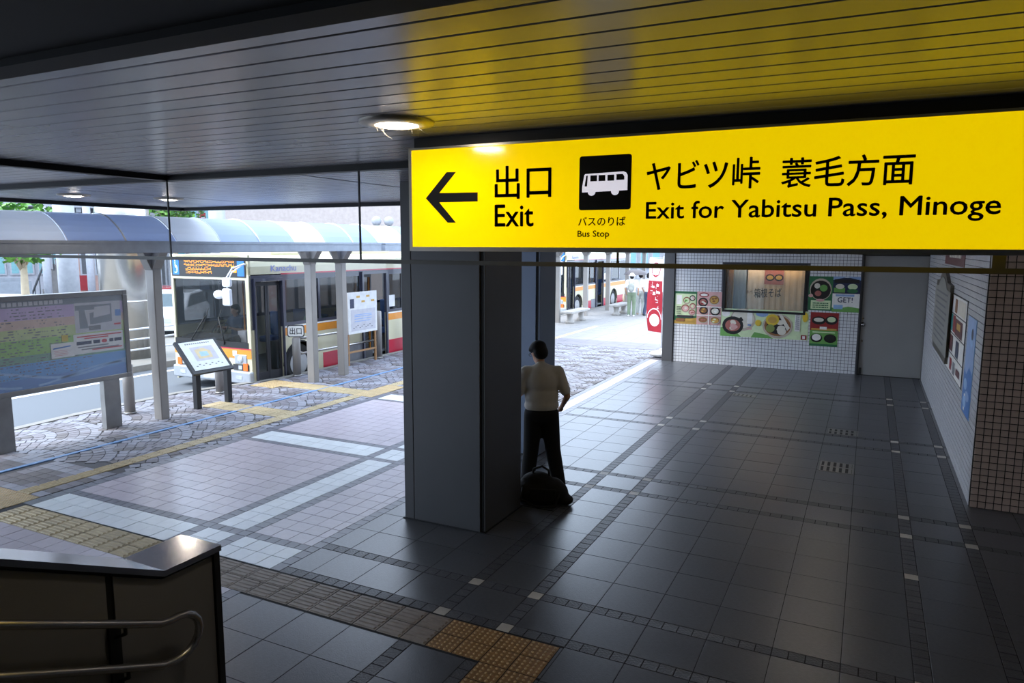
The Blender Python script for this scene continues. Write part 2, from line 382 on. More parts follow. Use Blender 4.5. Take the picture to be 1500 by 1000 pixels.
# drain grates let into the slabs
for i, (gx, gy, w_, d_, lb) in enumerate([(-1.98, 13.96, .42, .22, 'small slotted steel drain grate farthest along the concourse floor'), (-.205, 11.8, .42, .34, 'square steel drain grate with dark slots, middle one of the three'), (-.22, 9.84, .40, .46, 'steel drain grate with rows of slots nearest the camera')]):
    t = thing('floor_grate', lb, 'grate', (gx, gy, 0), 0, 'drain grates in the concourse floor')
    MB().holes(lambda u, v, d: (u, v, .004-d), -w_/2, w_/2, -d_/2, d_/2, [(-w_/2+.02, w_/2-.02, -d_/2+.02, d_/2-.02)], .008).build('frame', 'steel_rough', t, world=False)
    MB().box(-w_/2+.02, w_/2-.02, -d_/2+.02, d_/2-.02, -.003, .0015).build('pit', 'black', t, world=False)
    n = 5
    for a, b in split(-w_/2+.02, w_/2-.02, n): MB().box(a+.03, b-.004, -d_/2+.02, d_/2-.02, .001, .0045).build('bar', 'steel_rough', t, world=False)
    MB().box(-w_/2+.02, w_/2-.02, -.02, .02, .002, .005).build('cross_bar', 'steel_rough', t, world=False)

# pink and white tiled strip beside the concourse
pk = MB().box(-8.13, -4.42, -6, 11.115, -.4, -.004).box(-4.86, -4.42, 11.115, 17.45, -.4, -.004).build('plaza_paving', 'joint'); tag(pk, kind='structure')
pink, white, edge = [], [], []
xs = [('b', -8.13, -7.975, 1), ('p', -7.975, -5.885, 10), ('b', -5.885, -5.76, 1), ('w', -5.76, -5.385, 2), ('b', -5.385, -5.26, 1), ('q', -5.26, -4.53, 4), ('b', -4.53, -4.42, 1)]
ys = []
y = 4.405
for k in range(3):
    ys += [('b', y, y+.11, 1), ('w', y+.11, y+.53, 2), ('b', y+.53, y+.64, 1)] if k else [('w', y+.02, y+.44, 2), ('b', y+.44, y+.55, 1)]
    y0 = y+(.64 if k else .55); yn = 4.405+3.05*(k+1)-.03
    if k < 2: ys.append(('p', y0, yn, 12))
    y = yn
ys += [('p', .2, 4.003, 18)]
for ty, y0, y1, ny in ys:
    for tx, x0, x1, nx in xs:
        if ty == 'p' and y1 < 4.1 and tx == 'w': tx = 'p'
        if tx == 'b' or ty == 'b':
            if tx == 'b' and ty == 'b': edge.append((x0, x1, y0, y1, 'border_tile', 'p'))
            elif tx == 'b':
                for a, b in split(y0, y1, max(1, round((y1-y0)/.125))): edge.append((x0, x1, a, b, 'border_tile', 'p'))
            else:
                for a, b in split(x0, x1, max(1, round((x1-x0)/.125))): edge.append((a, b, y0, y1, 'border_tile', 'p'))
        else:
            wh = tx == 'w' or ty == 'w'
            if tx == 'q' and not wh: cells = [(-5.26, -5.05), (-5.05, -4.84), (-4.84, -4.635), (-4.635, -4.53)]
            else: cells = split(x0, x1, nx)
            for a, b in cells:
                for c_, d_ in split(y0, y1, ny): (white if wh else pink).append((a, b, c_, d_, 'white_tile' if wh else 'pink_tile', 'p'))
YP = ys[-2][2]                                   # far end of the pink field
for a, b in split(YP, 17.45, 40):
    edge.append((-4.53, -4.42, a, b, 'border_tile', 'p')); edge.append((-4.86, -4.75, a, b, 'border_tile', 'p'))
for i, (a, b) in enumerate(split(YP, 17.45, 28)): (white if i in (10, 11, 19) else pink).append((-4.75, -4.53, a, b, 'white_tile' if i in (10, 11, 19) else 'pink_tile', 'p'))
pieces(pk, 'pink_tile', pink, g=.0025); pieces(pk, 'white_tile', white, g=.0025); pieces(pk, 'border_tile', edge, g=.003)

# fan-laid paving out to the kerb
KERB = [(-11.5, -8), (-11.55, 5.5), (-11.72, 7.2), (-11.74, 9.2), (-11.1, 11.3), (-11.1, 60)]
def kerbx(y):
    for (x0, y0), (x1, y1) in zip(KERB, KERB[1:]):
        if y0 <= y <= y1: return x0+(x1-x0)*(y-y0)/(y1-y0)
    return -11.1
pv = MB()
pts = [(-8.13, -8), (-8.13, YP), (-4.86, YP), (-4.86, 17.45), (12, 17.45), (12, 60)]
pv.prism([(x, y, -.4) for x, y in KERB[:]]+[(x, y, -.4) for x, y in pts[::-1]], (0, 0, .386))
pv = pv.build('pavement', 'fan_joint'); tag(pv, kind='structure')
# yellow guide strips, blue line: cut out of the fan field
ystr = []
for y0, y1 in split(4.62, 10.62, 27)+split(11.72, 24.0, 56): ystr.append((-8.58, -8.36, y0, y1, 'tactile_yellow', 'y'))
for x0, x1 in split(-10.35, -8.58, 8):
    for y0, y1 in split(8.66, 9.1, 2): ystr.append((x0, x1, y0, y1, 'tactile_yellow', 'x'))
for x0, x1 in split(-10.4, -8.58, 8):
    for y0, y1 in split(10.66, 11.1, 2): ystr.append((x0, x1, y0, y1, 'tactile_yellow', 'x'))
for x0, x1 in split(-11.0, -10.4, 3):
    for y0, y1 in split(10.44, 11.1, 3): ystr.append((x0, x1, y0, y1, 'tactile_yellow', 'd'))
for x0, x1 in split(-8.58, -8.14, 2):
    for y0, y1 in split(10.62, 11.72, 5): ystr.append((x0, x1, y0, y1, 'tactile_yellow', 'd'))
for x0, x1 in split(-8.91, -8.14, 4):
    for y0, y1 in split(3.9, 4.62, 4): ystr.append((x0, x1, y0, y1, 'tactile_yellow', 'd'))
pieces(pv, 'guide_block', ystr, th=.013, g=.003)
BLK = [(-8.58, -8.36, 4.6, 24), (-10.35, -8.58, 8.66, 9.1), (-10.4, -8.58, 10.66, 11.1), (-11, -10.4, 10.44, 11.1), (-8.58, -8.14, 10.62, 11.72), (-8.91, -8.13, 3.9, 4.62), (-9.54, -9.46, 4, 24)]
def blocked(x, y, r=.05):
    if x < kerbx(y)+.16: return True
    if y < YP+.03 and x > -8.13-r: return True
    if x > -4.86-r and y < 17.5: return True
    return any(a-r < x < b+r and c-r < y < d+r for a, b, c, d in BLK)
fan = MB(); R = 1.22; ring = [(.06+.145*k, .205+.145*k) for k in range(8)]
j = 0; yy = 5.2
while yy < 19:
    x = -12.2+(R if j % 2 else 0)
    while x < -4.2:
        for k, (r0, r1) in enumerate(ring):
            n = max(4, int(math.pi*(r0+r1)/2/.125))
            for i in range(n):
                a0, a1 = math.pi*i/n, math.pi*(i+1)/n; am = (a0+a1)/2; rm = (r0+r1)/2
                px_, py_ = x+rm*math.cos(am), yy+rm*math.sin(am)
                # covered by the next row of fans (nearer the camera side)
                if blocked(px_, py_, -.01) or py_ < 5.55: continue
                if any(math.hypot(px_-cx, py_-cy) < R*.985 for cx, cy in ((x-R, yy-R*.5), (x+R, yy-R*.5), (x, yy-R))): continue
                g = .007; da = g/rm
                p = [(x+rr*math.cos(aa), yy+rr*math.sin(aa)) for rr, aa in ((r0+g*.6, a0+da), (r1-g*.6, a0+da), (r1-g*.6, a1-da), (r0+g*.6, a1-da))]
                h = random.uniform(-.007, -.003)
                m = 1 if k in (3, 7) or (k in (2, 6) and random.random() < .5) else (2 if k in (0, 1, 4) and random.random() < .6 else 0)
                fan.add([(a, b, h-.012) for a, b in p]+[(a, b, h) for a, b in p], [(4, 5, 6, 7), (0, 1, 5, 4), (1, 2, 6, 5), (2, 3, 7, 6), (3, 0, 4, 7)], m)
        x += 2*R
    yy += R*.5; j += 1
fo = fan.build('fan_stones', ['fan_grey', 'fan_white', 'fan_dark'], pv, fixn=True); fo['kind'] = 'stuff'
sq = []
for i, (y0, y1) in enumerate(split(-.5, 5.55, 46)):
    row = 'fan_white' if (i//4) % 2 else 'fan_dark'
    for x0, x1 in split(-11.3, -8.15, 16):
        if not blocked((x0+x1)/2, (y0+y1)/2, .04): sq.append((x0, x1, y0, y1, row if random.random() < .8 else 'fan_grey', 'p'))
pieces(pv, 'paver', sq, th=.012, g=.004, limit=200)
MB().box(-9.535, -9.465, 2, 19, -.013, .0012).build('blue_line', 'blue_line', pv)
far = MB()
for i, (y0, y1) in enumerate(split(19.1, 40, 36)):
    for x0, x1 in split(-10.9, -1, 17): far.box(x0+.004, x1-.004, y0+.004, y1-.004, -.013, 0, 0 if i > 1 else 1)
f2 = far.build('far_slabs', ['pale_paving', 'fan_grey'], pv, fixn=False); f2['kind'] = 'stuff'
kb = MB()
for (x0, y0), (x1, y1) in zip(KERB, KERB[1:]):
    n = max(1, int((y1-y0)/1.0))
    for i in range(min(n, 34)):
        a, b = i/n, (i+1)/n
        xa, xb, ya, yb = x0+(x1-x0)*a, x0+(x1-x0)*b, y0+(y1-y0)*a+.004, y0+(y1-y0)*b-.004
        kb.add([(xa-.02, ya, -.3), (xa+.14, ya, -.3), (xb+.14, yb, -.3), (xb-.02, yb, -.3), (xa-.02, ya, .004), (xa+.14, ya, .004), (xb+.14, yb, .004), (xb-.02, yb, .004)],
               [(4, 5, 6, 7), (0, 1, 5, 4), (1, 2, 6, 5), (2, 3, 7, 6), (3, 0, 4, 7)])
kb = kb.build('kerb', 'kerb'); tag(kb, kind='structure')
rd = MB().box(-45, -4, -30, 75, -.8, -.25).build('road', 'asphalt'); tag(rd, kind='structure')
MB().quad((-12.9, 9.7, -.246), (-11.85, 10.0, -.246), (-11.85, 10.12, -.246), (-12.9, 9.82, -.246)).build('stop_line', 'road_paint', rd)
MB().quad((-15.2, -20, -.246), (-15.05, -20, -.246), (-15.05, 50, -.246), (-15.2, 50, -.246)).build('lane_line', 'road_paint', rd)

# ------------------------------------------------------------------ ceilings, walls, columns
ZC = 3.4
roof = MB().box(-10.35, 3.6, -6.4, 8.55, 3.52, 4.3).box(-4.95, 3.6, 8.55, 17.9, 3.52, 4.3).build('ceiling_slab', 'soffit'); tag(roof, kind='structure')
def slatted(name, regions, pitch=.15, y0=0):
    base = MB()
    for a, b, c, d in regions: base.box(a, b, c, d, ZC+.022, ZC+.12)
    o = base.build(name, 'slat_gap'); tag(o, kind='structure')
    cache = {}
    for a, b, c, d in regions:
        n = round((d-c)/pitch)
        for s, e in split(c, d, n):
            k = (round(b-a, 3), round(e-s, 4))
            if k not in cache:
                l, h = (b-a)/2-.002, (e-s)/2-.0045
                cache[k] = MB().add([(-l, -h, .02), (l, -h, .02), (l, h, .02), (-l, h, .02), (-l, -h, .003), (l, -h, .003), (l, h, .003), (-l, h, .003), (-l, -h+.004, 0), (l, -h+.004, 0), (l, h-.004, 0), (-l, h-.004, 0)],
                    [(11, 10, 9, 8), (0, 1, 5, 4), (1, 2, 6, 5), (2, 3, 7, 6), (3, 0, 4, 7), (4, 5, 9, 8), (5, 6, 10, 9), (6, 7, 11, 10), (7, 4, 8, 11)]).mesh('slat', 'slat')
            q = bpy.data.objects.new('slat', cache[k]); col.objects.link(q); q.parent = o; q.location = ((a+b)/2, (s+e)/2, ZC)
    return o
slatted('ceiling', [(-5.6, 3.2, 1.27, 4.47)])
slatted('ceiling_outer', [(-10.3, -5.7, -1.0, 4.47), (-8.02, -4.5, 4.56, 8.5), (-10.3, -8.06, 4.56, 8.5), (-4.46, 3.2, 4.56, 17.4)])
tr = MB().box(-5.7, -5.6, -1.0, 4.56, ZC-.045, ZC+.03).box(-10.3, 3.2, 4.47, 4.56, ZC-.045, ZC+.03); tr = tr.build('trim_1', 'trim_dark'); tag(tr, kind='structure')
tr = MB().box(-10.42, -10.3, -6, 8.6, ZC-.05, ZC+.5).box(-10.3, -4.5, 8.5, 8.6, ZC-.05, ZC+.5).box(-4.95, -4.46, 8.5, 17.6, ZC-.05, ZC+.5); tr = tr.build('trim_2', 'trim_dark'); tag(tr, kind='structure')
bm_ = MB().box(-10.3, 3.2, -6, 1.2, 3.29, 3.52).box(-10.3, 3.2, 1.2, 1.29, 3.27, 3.52).build('ceiling_beam', 'soffit'); tag(bm_, kind='structure')
bw = MB().box(-10.4, 3.4, -6.3, -6, -.4, 3.5).build('wall_back', 'concrete_dark'); tag(bw, kind='structure')
# stair flight the camera looks out from
st = MB()
for i in range(16):
    st.box(-3.2, 3.2, 2.42-.29*(i+1), 2.42-.29*i, -.02, .15*(i+1)-.004)
st = st.build('stair_flight', 'concrete_dark'); tag(st, kind='structure')
# mosaic walls
def mosaic(mb, P, u0, u1, v0, v1, p, holes_=(), g=.004, th=.006, m=0):
    nu, nv = int((u1-u0)/p), int((v1-v0)/p)
    for i in range(nu):
        for j in range(nv):
            a, b, c, d = u0+i*p+g, u0+(i+1)*p-g, v0+j*p+g, v0+(j+1)*p-g
            if any(h[0] < b and a < h[1] and h[2] < d and c < h[3] for h in holes_): continue
            q = [(a, c), (b, c), (b, d), (a, d)]
            mb.add([P(u, v, 0) for u, v in q]+[P(u, v, th) for u, v in q], [(4, 5, 6, 7), (0, 1, 5, 4), (1, 2, 6, 5), (2, 3, 7, 6), (3, 0, 4, 7)], m)
    return mb
WY = 17.42; WX = 1.13
DX0, DX1 = -.085, 1.12                       # service door
# shop window opening in the end wall
wl = ony(1060, 453, WY); wr = ony(1178, 453, WY); WZ0 = wl.z-.02; WZ1 = ony(1100, 388, WY).z; WIN = (wl.x, wr.x, WZ0, WZ1)
PE = lambda u, v, d: (u, WY-d, v)
we = MB().holes(lambda u, v, d: (u, WY+d, v), -4.2, 3.4, -.012, 3.5, [(DX0-.03, DX1+.05, -.2, 2.62), WIN], .25).build('wall_end', 'grout'); tag(we, kind='structure')
o = mosaic(MB(), PE, -4.19, 1.17, .0, 3.4, .0735, [(DX0-.06, 2, -1, 2.62), (WIN[0]-.03, WIN[1]+.03, WIN[2]-.03, WIN[3]+.05)]).build('wall_tiles', 'tile_white', we, fixn=False); o['kind'] = 'stuff'
wr_ = MB().box(WX, 3.4, 9.0, 17.6, -.012, 3.5).build('wall_right', 'grout'); tag(wr_, kind='structure')
PR = lambda u, v, d: (WX-d, u, v)
o = mosaic(MB(), PR, 9.0, WY, .0, 3.4, .0735).build('wall_tiles', 'tile_white', wr_, fixn=False); o['kind'] = 'stuff'
wb = MB().box(WX-.004, 3.4, 8.955, 9.0, -.012, 3.5).build('wall_near', 'grout_brown'); tag(wb, kind='structure')
brown = []
p = .0735
me = MB().add([(-p/2+.004, 0, -p/2+.004), (p/2-.004, 0, -p/2+.004), (p/2-.004, 0, p/2-.004), (-p/2+.004, 0, p/2-.004), (-p/2+.006, -.006, -p/2+.006), (p/2-.006, -.006, -p/2+.006), (p/2-.006, -.006, p/2-.006), (-p/2+.006, -.006, p/2-.006)],
              [(4, 5, 6, 7), (0, 1, 5, 4), (1, 2, 6, 5), (2, 3, 7, 6), (3, 0, 4, 7)]).mesh('wall_tile', 'tile_brown')
rest = MB()
for j in range(46):
    for i in range(27):
        x, z = WX+(i+.5)*p, (j+.5)*p
        q = proj((x, 8.95, z))
        if q and q[0] < 1520 and q[1] > 365 and i*40+j < 380:
            t = bpy.data.objects.new('wall_tile', me); col.objects.link(t); t.parent = wb; t.location = (x, 8.955, z)
        else: rest.box(x-p/2+.004, x+p/2-.004, 8.949, 8.956, z-p/2+.004, z+p/2-.004)
o = rest.build('wall_tiles', 'tile_brown', wb, fixn=False); o['kind'] = 'stuff'
sr = MB().box(3.2, 3.5, -6.3, 9.0, -.4, 3.5).build('wall_stair', 'concrete_dark'); tag(sr, kind='structure')
# jamb at the open end of the end wall
jb = MB().box(-4.45, -4.2, WY-.06, WY+.28, -.01, 3.5).build('trim_3', 'column_panel'); tag(jb, kind='structure')
# service door
dr = MB().box(DX0, DX1, WY+.02, WY+.07, .01, 2.6).build('door_1', 'door_grey'); tag(dr, kind='structure')
MB().box(DX0-.04, DX0, WY-.03, WY+.1, 0, 2.64).box(DX1, DX1+.02, WY-.03, WY+.1, 0, 2.64).box(DX0-.04, DX1+.04, WY-.03, WY+.1, 2.6, 2.66).build('door_frame', 'frame_dark', dr)
hz = ony(1264, 475, WY).z; hx = ony(1264, 475, WY).x
h = MB().lathe((hx, WY+.02, hz), [(.05, 0), (.05, .008), (.018, .012), (.018, .05)], 14, ax=(0, -1, 0)).ball((hx, WY-.045, hz), .032, .025, .032); h.build('door_knob', 'steel', dr)
MB().lathe((hx, WY+.02, hz-.36), [(.025, 0), (.02, .015)], 12, ax=(0, -1, 0)).build('keyhole', 'steel', dr)
MB().lathe((hx, WY+.02, hz+.13), [(.02, 0), (.02, .012)], 12, ax=(0, -1, 0)).build('lock', 'steel', dr)
MB().box(DX0-.05, DX1+.1, WY+.07, WY+.2, -.012, 2.64).build('door_light_block', 'frame_dark', dr)  # unseen box added behind the door to block daylight leaking under it
MB().box(hx-.025, hx+.025, WY-.01, WY+.02, .02, .16).build('floor_bolt', 'frame_dark', dr)
# columns
def column(name, x0, x1, y0, y1, pm, lb, seam=None):
    t = thing(name, lb, 'column', ((x0+x1)/2, (y0+y1)/2, 0), kind='structure')
    e = .045
    MB().box(x0+.02, x1-.02, y0+.02, y1-.02, -.01, 3.5).build('core', 'black', t)
    if seam:
        MB().box(x0+e*.4, x0+seam, y0, y0+.03, .012, 3.5).build('front_panel', pm, t, bevel=.004); MB().box(x0+seam+.006, x1-e, y0, y0+.03, .012, 3.5).build('front_panel', pm, t, bevel=.004)
    else: MB().box(x0+e*.4, x1-e, y0, y0+.03, .012, 3.5).build('front_panel', pm, t, bevel=.004)
    MB().box(x1-.03, x1, y0+e*.6, y1-e*.5, .012, 3.5).build('side_panel', pm, t, bevel=.004)
    MB().box(x0, x0+.03, y0+e, y1-e, .012, 3.5).build('side_panel', pm, t, bevel=.004); MB().box(x0+e, x1-e, y1-.03, y1, .012, 3.5).build('back_panel', pm, t, bevel=.004)
    MB().box(x0-.004, x1+.004, y0-.004, y1+.004, -.005, .012).build('foot', 'trim_dark', t)
column('column', -4.165, -3.22, 5.93, 6.78, 'column_panel', 'wide grey clad column with dark recessed corner, right below the yellow sign', seam=.13)
column('column', -4.62, -3.83, 8.56, 9.14, 'column_blue', 'narrower blue-grey column half hidden behind the standing man')
# ------------------------------------------------------------------ hanging exit sign
SY = 3.5; SX0, SX1, SZ0, SZ1 = -2.375, .78, 2.772, 3.335
sg = thing('exit_sign', 'long yellow backlit exit sign with black arrow and lettering hung under the ceiling', 'sign', ((SX0+SX1)/2, SY+.07, SZ0))
MB().box(SX0, SX1, SY+.012, SY+.16, SZ0, SZ1).build('housing', 'frame_dark', sg)
MB().box(SX0+.012, SX1-.012, SY, SY+.012, SZ0+.018, SZ1-.006).build('face', 'sign_yellow', sg)
MB().box(SX0+.012, SX1-.012, SY+.16, SY+.172, SZ0+.018, SZ1-.006).build('back_face', 'sign_yellow', sg)
MB().holes(lambda u, v, d: (u, SY-.006+d, v), SX0-.006, SX1+.006, SZ0-.006, SZ1+.006, [(SX0+.012, SX1-.012, SZ0+.018, SZ1-.006)], .1).build('frame', 'sign_frame', sg)
MB().box(SX0+.01, SX1-.02, SY+.03, SY+.14, SZ1, ZC-.002).build('mounting_rail', 'black', sg)
def SP(px, py, d=.002): p = ony(px, py, SY-d); return (p.x, p.y, p.z)
def srect(x0, y0, x1, y1):        # pixel box, upper left / lower right at its left and right ends
    a, b = ony(x0, y1[0], SY-.002), ony(x1, y1[1], SY-.002); c = ony(x0, y0[0], SY-.002); d = ony(x1, y0[1], SY-.002)
    z0 = (a.z+b.z)/2; z1 = (c.z+d.z)/2
    return rectP((a.x, SY-.002, z0), (b.x, SY-.002, z0), (a.x, SY-.002, z1))
ar = MB(); A = lambda u, v: (lambda p: (p.x, SY-.002, p.z))(ony(624+76*u, 252+74*v, SY))
ar.poly([A(0, .52), A(.40, 0), A(.58, 0), A(.26, .415), A(1, .40), A(1, .58), A(.26, .60), A(.58, 1), A(.42, 1)])
ar.build('arrow', 'sign_black', sg)
for nm, body, r, bo in [('lettering', '出口', (725, (243, 241), 807, (291, 290)), .008), ('lettering', 'Exit', (725, (300, 299), 781, (332, 331)), .006),
                        ('lettering', 'バスのりば', (847, (318, 317), 916, (331, 330)), .006), ('lettering', 'Bus Stop', (846, (338, 337), 892, (350, 349)), .004),
                        ('lettering', 'ヤビツ峠', (947, (236, 231), 1112, (279, 276)), .008), ('lettering', '蓑毛方面', (1144, (231, 224), 1338, (274, 271)), .008),
                        ]:
    wm = MB(); Pq = srect(*r); e = .55 if r[2]-r[0] > 75 or body == 'Exit' else .25
    for dx, dz in ((0, 0), (-e, 0), (e, 0), (0, e), (0, -e)):
        text(wm, body, lambda u, v: Pq(u+dx/(r[2]-r[0]), v+dz/(r[3][0]-r[1][0])), 0, 0.0)
    wm.build(nm, 'sign_black', sg, fixn=False)
# the long English line, word by word
vs_, fs = glyphs('Exit for Yabitsu Pass, Minoge', 0.0); Pq = srect(946, (294, 286), 1464, (327, 324))
gx0, gx1 = min(v[0] for v in vs_), max(v[0] for v in vs_); gz0, gz1 = min(v[1] for v in vs_), max(v[1] for v in vs_)
iv = sorted((min(vs_[i][0] for i in f), max(vs_[i][0] for i in f)) for f in fs); cuts = []; end = iv[0][1]
for a, b in iv:
    if a-end > .17: cuts.append((a+end)/2)
    end = max(end, b)
words = {}
for f in fs: words.setdefault(sum(vs_[f[0]][0] > c_ for c_ in cuts), []).append(f)
for k in sorted(words):
    used = sorted({i for f in words[k] for i in f}); ix = {v: n for n, v in enumerate(used)}
    wm = MB()
    for dx, dz in ((0, 0), (-.0011, 0), (.0011, 0), (0, .014), (0, -.014)):
        wm.add([Pq((vs_[i][0]-gx0)/(gx1-gx0)+dx, (vs_[i][1]-gz0)/(gz1-gz0)+dz) for i in used], [[ix[i] for i in f] for f in words[k]])
    wm.build('lettering', 'sign_black', sg, fixn=False)
# bus pictogram
a = ony(848, 308, SY); b = ony(926, 225, SY); ix0, ix1, iz0, iz1 = a.x, b.x, a.z, b.z
def I(u, v, d=.002): return (ix0+(ix1-ix0)*u, SY-d, iz0+(iz1-iz0)*v)
def rrect(u0, u1, v0, v1, r, d, asp=1.0):
    o = []
    for cx, cy, a0 in ((u1-r, v1-r*asp, 0), (u0+r, v1-r*asp, 90), (u0+r, v0+r*asp, 180), (u1-r, v0+r*asp, 270)):
        for k in range(5): t = math.radians(a0+k*22.5); o.append(I(cx+r*math.cos(t), cy+r*asp*math.sin(t), d))
    return o
pic = MB().poly(rrect(0, 1, 0, 1, .05, .002)).build('pictogram', 'sign_black', sg)
bus = MB().poly([I(.06, .33, .003), I(.93, .35, .003), I(.93, .62, .003), I(.90, .67, .003), I(.85, .69, .003), I(.12, .67, .003), I(.10, .65, .003), I(.06, .42, .003)])
for cx in (.25, .70): bus.disc(I(cx, .335, .0034), (.075*(ix1-ix0), 0, 0), (0, 0, .07*(iz1-iz0)), 16)
bus.build('bus_symbol', 'sign_white', pic, fixn=False)
wn = MB()
for u0, u1 in ((.22, .35), (.38, .51), (.55, .68)): wn.quad(I(u0, .53, .004), I(u1, .53, .004), I(u1, .64, .004), I(u0, .64, .004))
wn.poly([I(.72, .54, .004), I(.87, .54, .004), I(.87, .60, .004), I(.84, .645, .004), I(.72, .645, .004)]); wn.poly([I(.11, .44, .004), I(.16, .44, .004), I(.17, .64, .004), I(.14, .64, .004)])
wn.build('bus_windows', 'sign_black', pic, fixn=False)
# ------------------------------------------------------------------ thin rail hung along the ceiling edge
rl = thing('hanging_rail', 'thin dark horizontal rail on slim rods below the ceiling edge', 'rail', (-2.5, 4.5, 2.675))
MB().box(-9.3, 3.1, 4.485, 4.515, 2.66, 2.69).build('rail', 'rail_grey', rl)
for x in (-5.64, -3.52, -1.46, .6, 2.66): MB().box(x-.006, x+.006, 4.494, 4.506, 2.69, ZC-.03).build('hanger_rod', 'frame_dark', rl)
MB().box(.57, .63, 4.48, 4.52, 2.69, 2.80).build('bracket', 'rail_grey', rl)
# ------------------------------------------------------------------ downlights
def downlight(x, y, lb, web=False, r=.185, grp='recessed ceiling downlights'):
    t = thing('downlight', lb, 'ceiling light', (x, y, ZC), group=grp)
    MB().lathe((0, 0, 0), [(r, .01), (r, -.006), (r*.97, -.014), (r*.60, -.022), (r*.56, -.016), (r*.56, .01)], 36, caps=False).build('trim_ring', 'lamp_rim', t, world=False)
    MB().lathe((0, 0, 0), [(r*.57, -.004), (r*.40, -.026), (.005, -.032)], 30, caps=True).build('lamp', 'lamp', t, world=False)
    if web:
        wb_ = MB()
        for i in range(15):
            a = random.uniform(0, 6.28); b = a+random.uniform(-1.2, 1.2); r0 = r*.62; r1 = r*random.uniform(.7, 1.15)
            p0 = Vector((r0*math.cos(a), r0*math.sin(a)*.6, -.022)); p1 = Vector((r1*math.cos(b)+.02, r1*math.sin(b)*.5+.05, random.uniform(-.09, -.015)))
            wb_.tube([p0, (p0+p1)/2+Vector((0, 0, -.012)), p1], .0005, 3)
        w2 = wb_.build('cobweb', 'web', t, world=False); w2['kind'] = 'stuff'
    return t
p = onz(581, 178, ZC); downlight(p.x, p.y, 'lit round downlight with cobwebs beside the upper corner of the yellow sign', True)
p = onz(247, 290.5, ZC); downlight(p.x, p.y, 'lit round downlight in the outer ceiling near the thin hanging rod')
p = onz(108, 285, ZC); downlight(p.x, p.y, 'lit round downlight in the outer ceiling farthest to the left')
for k, (x, y) in enumerate(((-.5, 6.6), (-.5, 10.4), (-.5, 14.2))):  # three unseen downlights, added to give the concourse floor dim warm light
    downlight(x, y, 'added round downlight over the concourse, unseen behind the yellow sign, %s the stairs' % ('nearest', 'second from', 'farthest from')[k])
# ------------------------------------------------------------------ stair parapet with handrail
PX = -3.235; CZ = 1.10; KY = 2.42; EY = 2.78; SL = .49; PW = .32; YB0 = -1.2
pp = thing('stair_parapet', 'dark panelled stair parapet with a polished steel cap, lower left corner', 'parapet', (PX-PW/2, KY, 0))
def zc(y): return CZ+max(0, KY-y)*SL
MB().prism([(PX-.02, YB0, -.01), (PX-.02, EY-.012, -.01), (PX-.02, EY-.012, CZ-.03), (PX-.02, KY, CZ-.03), (PX-.02, YB0, zc(YB0)-.03)], (-(PW-.04), 0, 0)).build('core', 'black', pp)
def panel(y0, y1): MB().prism([(PX-.012, y0, .01), (PX-.012, y1, .01), (PX-.012, y1, zc(y1)-.055), (PX-.012, max(y0, min(KY, y1)), zc(max(y0, min(KY, y1)))-.055), (PX-.012, y0, zc(y0)-.055)] if y0 < KY < y1 else
              [(PX-.012, y0, .01), (PX-.012, y1, .01), (PX-.012, y1, zc(y1)-.055), (PX-.012, y0, zc(y0)-.055)], (-.012, 0, 0)).build('panel', 'panel_grey', pp)
YJ = 2.13
panel(YJ+.02, EY-.04); panel(1.0, YJ-.02); panel(-.2, .96); panel(YB0, -.24)
MB().box(PX-PW+.02, PX-.03, EY-.012, EY-.004, .01, CZ-.04).build('end_panel', 'panel_grey', pp)
MB().box(PX-.03, PX+.004, EY-.035, EY+.002, 0, CZ-.02).build('end_strip', 'trim_dark', pp)
cap = MB()
for (a, b) in (((YB0, zc(YB0)), (KY, CZ)), ((KY, CZ), (EY+.01, CZ))):
    cap.add([(x, y, z+d) for (y, z) in (a, b) for d in (-.034, 0) for x in (PX-PW, PX+.012)],
            [(0, 1, 3, 2), (4, 6, 7, 5), (0, 4, 5, 1), (2, 3, 7, 6), (0, 2, 6, 4), (1, 5, 7, 3)])
cap.build('steel_cap', 'steel_cap', pp)
hr = thing('stair_handrail', 'double steel tube handrail ending in a rounded return on the parapet', 'handrail', (PX+.07, KY, .87))
HX = PX+.085; hu, hl = .862, .655
q_ = onx(240, 913.7, HX); ky, hu = q_.y, q_.z; hl = onx(240, 977, HX).z; arc = []
rr = (hu-hl)/2; ey = onx(292, 917, HX).y-rr*1.1
for k in range(9): t = math.radians(90-180*k/8); arc.append((HX, ey+rr*1.1*math.cos(t), (hu+hl)/2+rr*math.sin(t)))
MB().tube([(HX, YB0, hu+(ky-YB0)*SL), (HX, ky-.25, hu+.25*SL), (HX, ky-.02, hu+.012), (HX, ky+.04, hu)]+arc+[(HX, ky+.04, hl), (HX, ky-.02, hl+.012), (HX, ky-.25, hl+.25*SL), (HX, YB0, hl+(ky-YB0)*SL)], .021, 14).build('rail_tube', 'steel', hr)
for y in (YJ, 1.0, -.2):
    z = max(0, ky-y)*SL
    MB().tube([(HX, y, hu-.02+z), (HX, y, hu-.05+z), (PX+.01, y, hu-.09+z)], .009, 8).tube([(HX, y, hl-.02+z), (HX, y, hl-.05+z), (PX+.01, y, hl-.09+z)], .009, 8).box(PX-.012, PX+.006, y-.03, y+.03, hl-.15+z, hu-.03+z).build('bracket', 'black', hr)
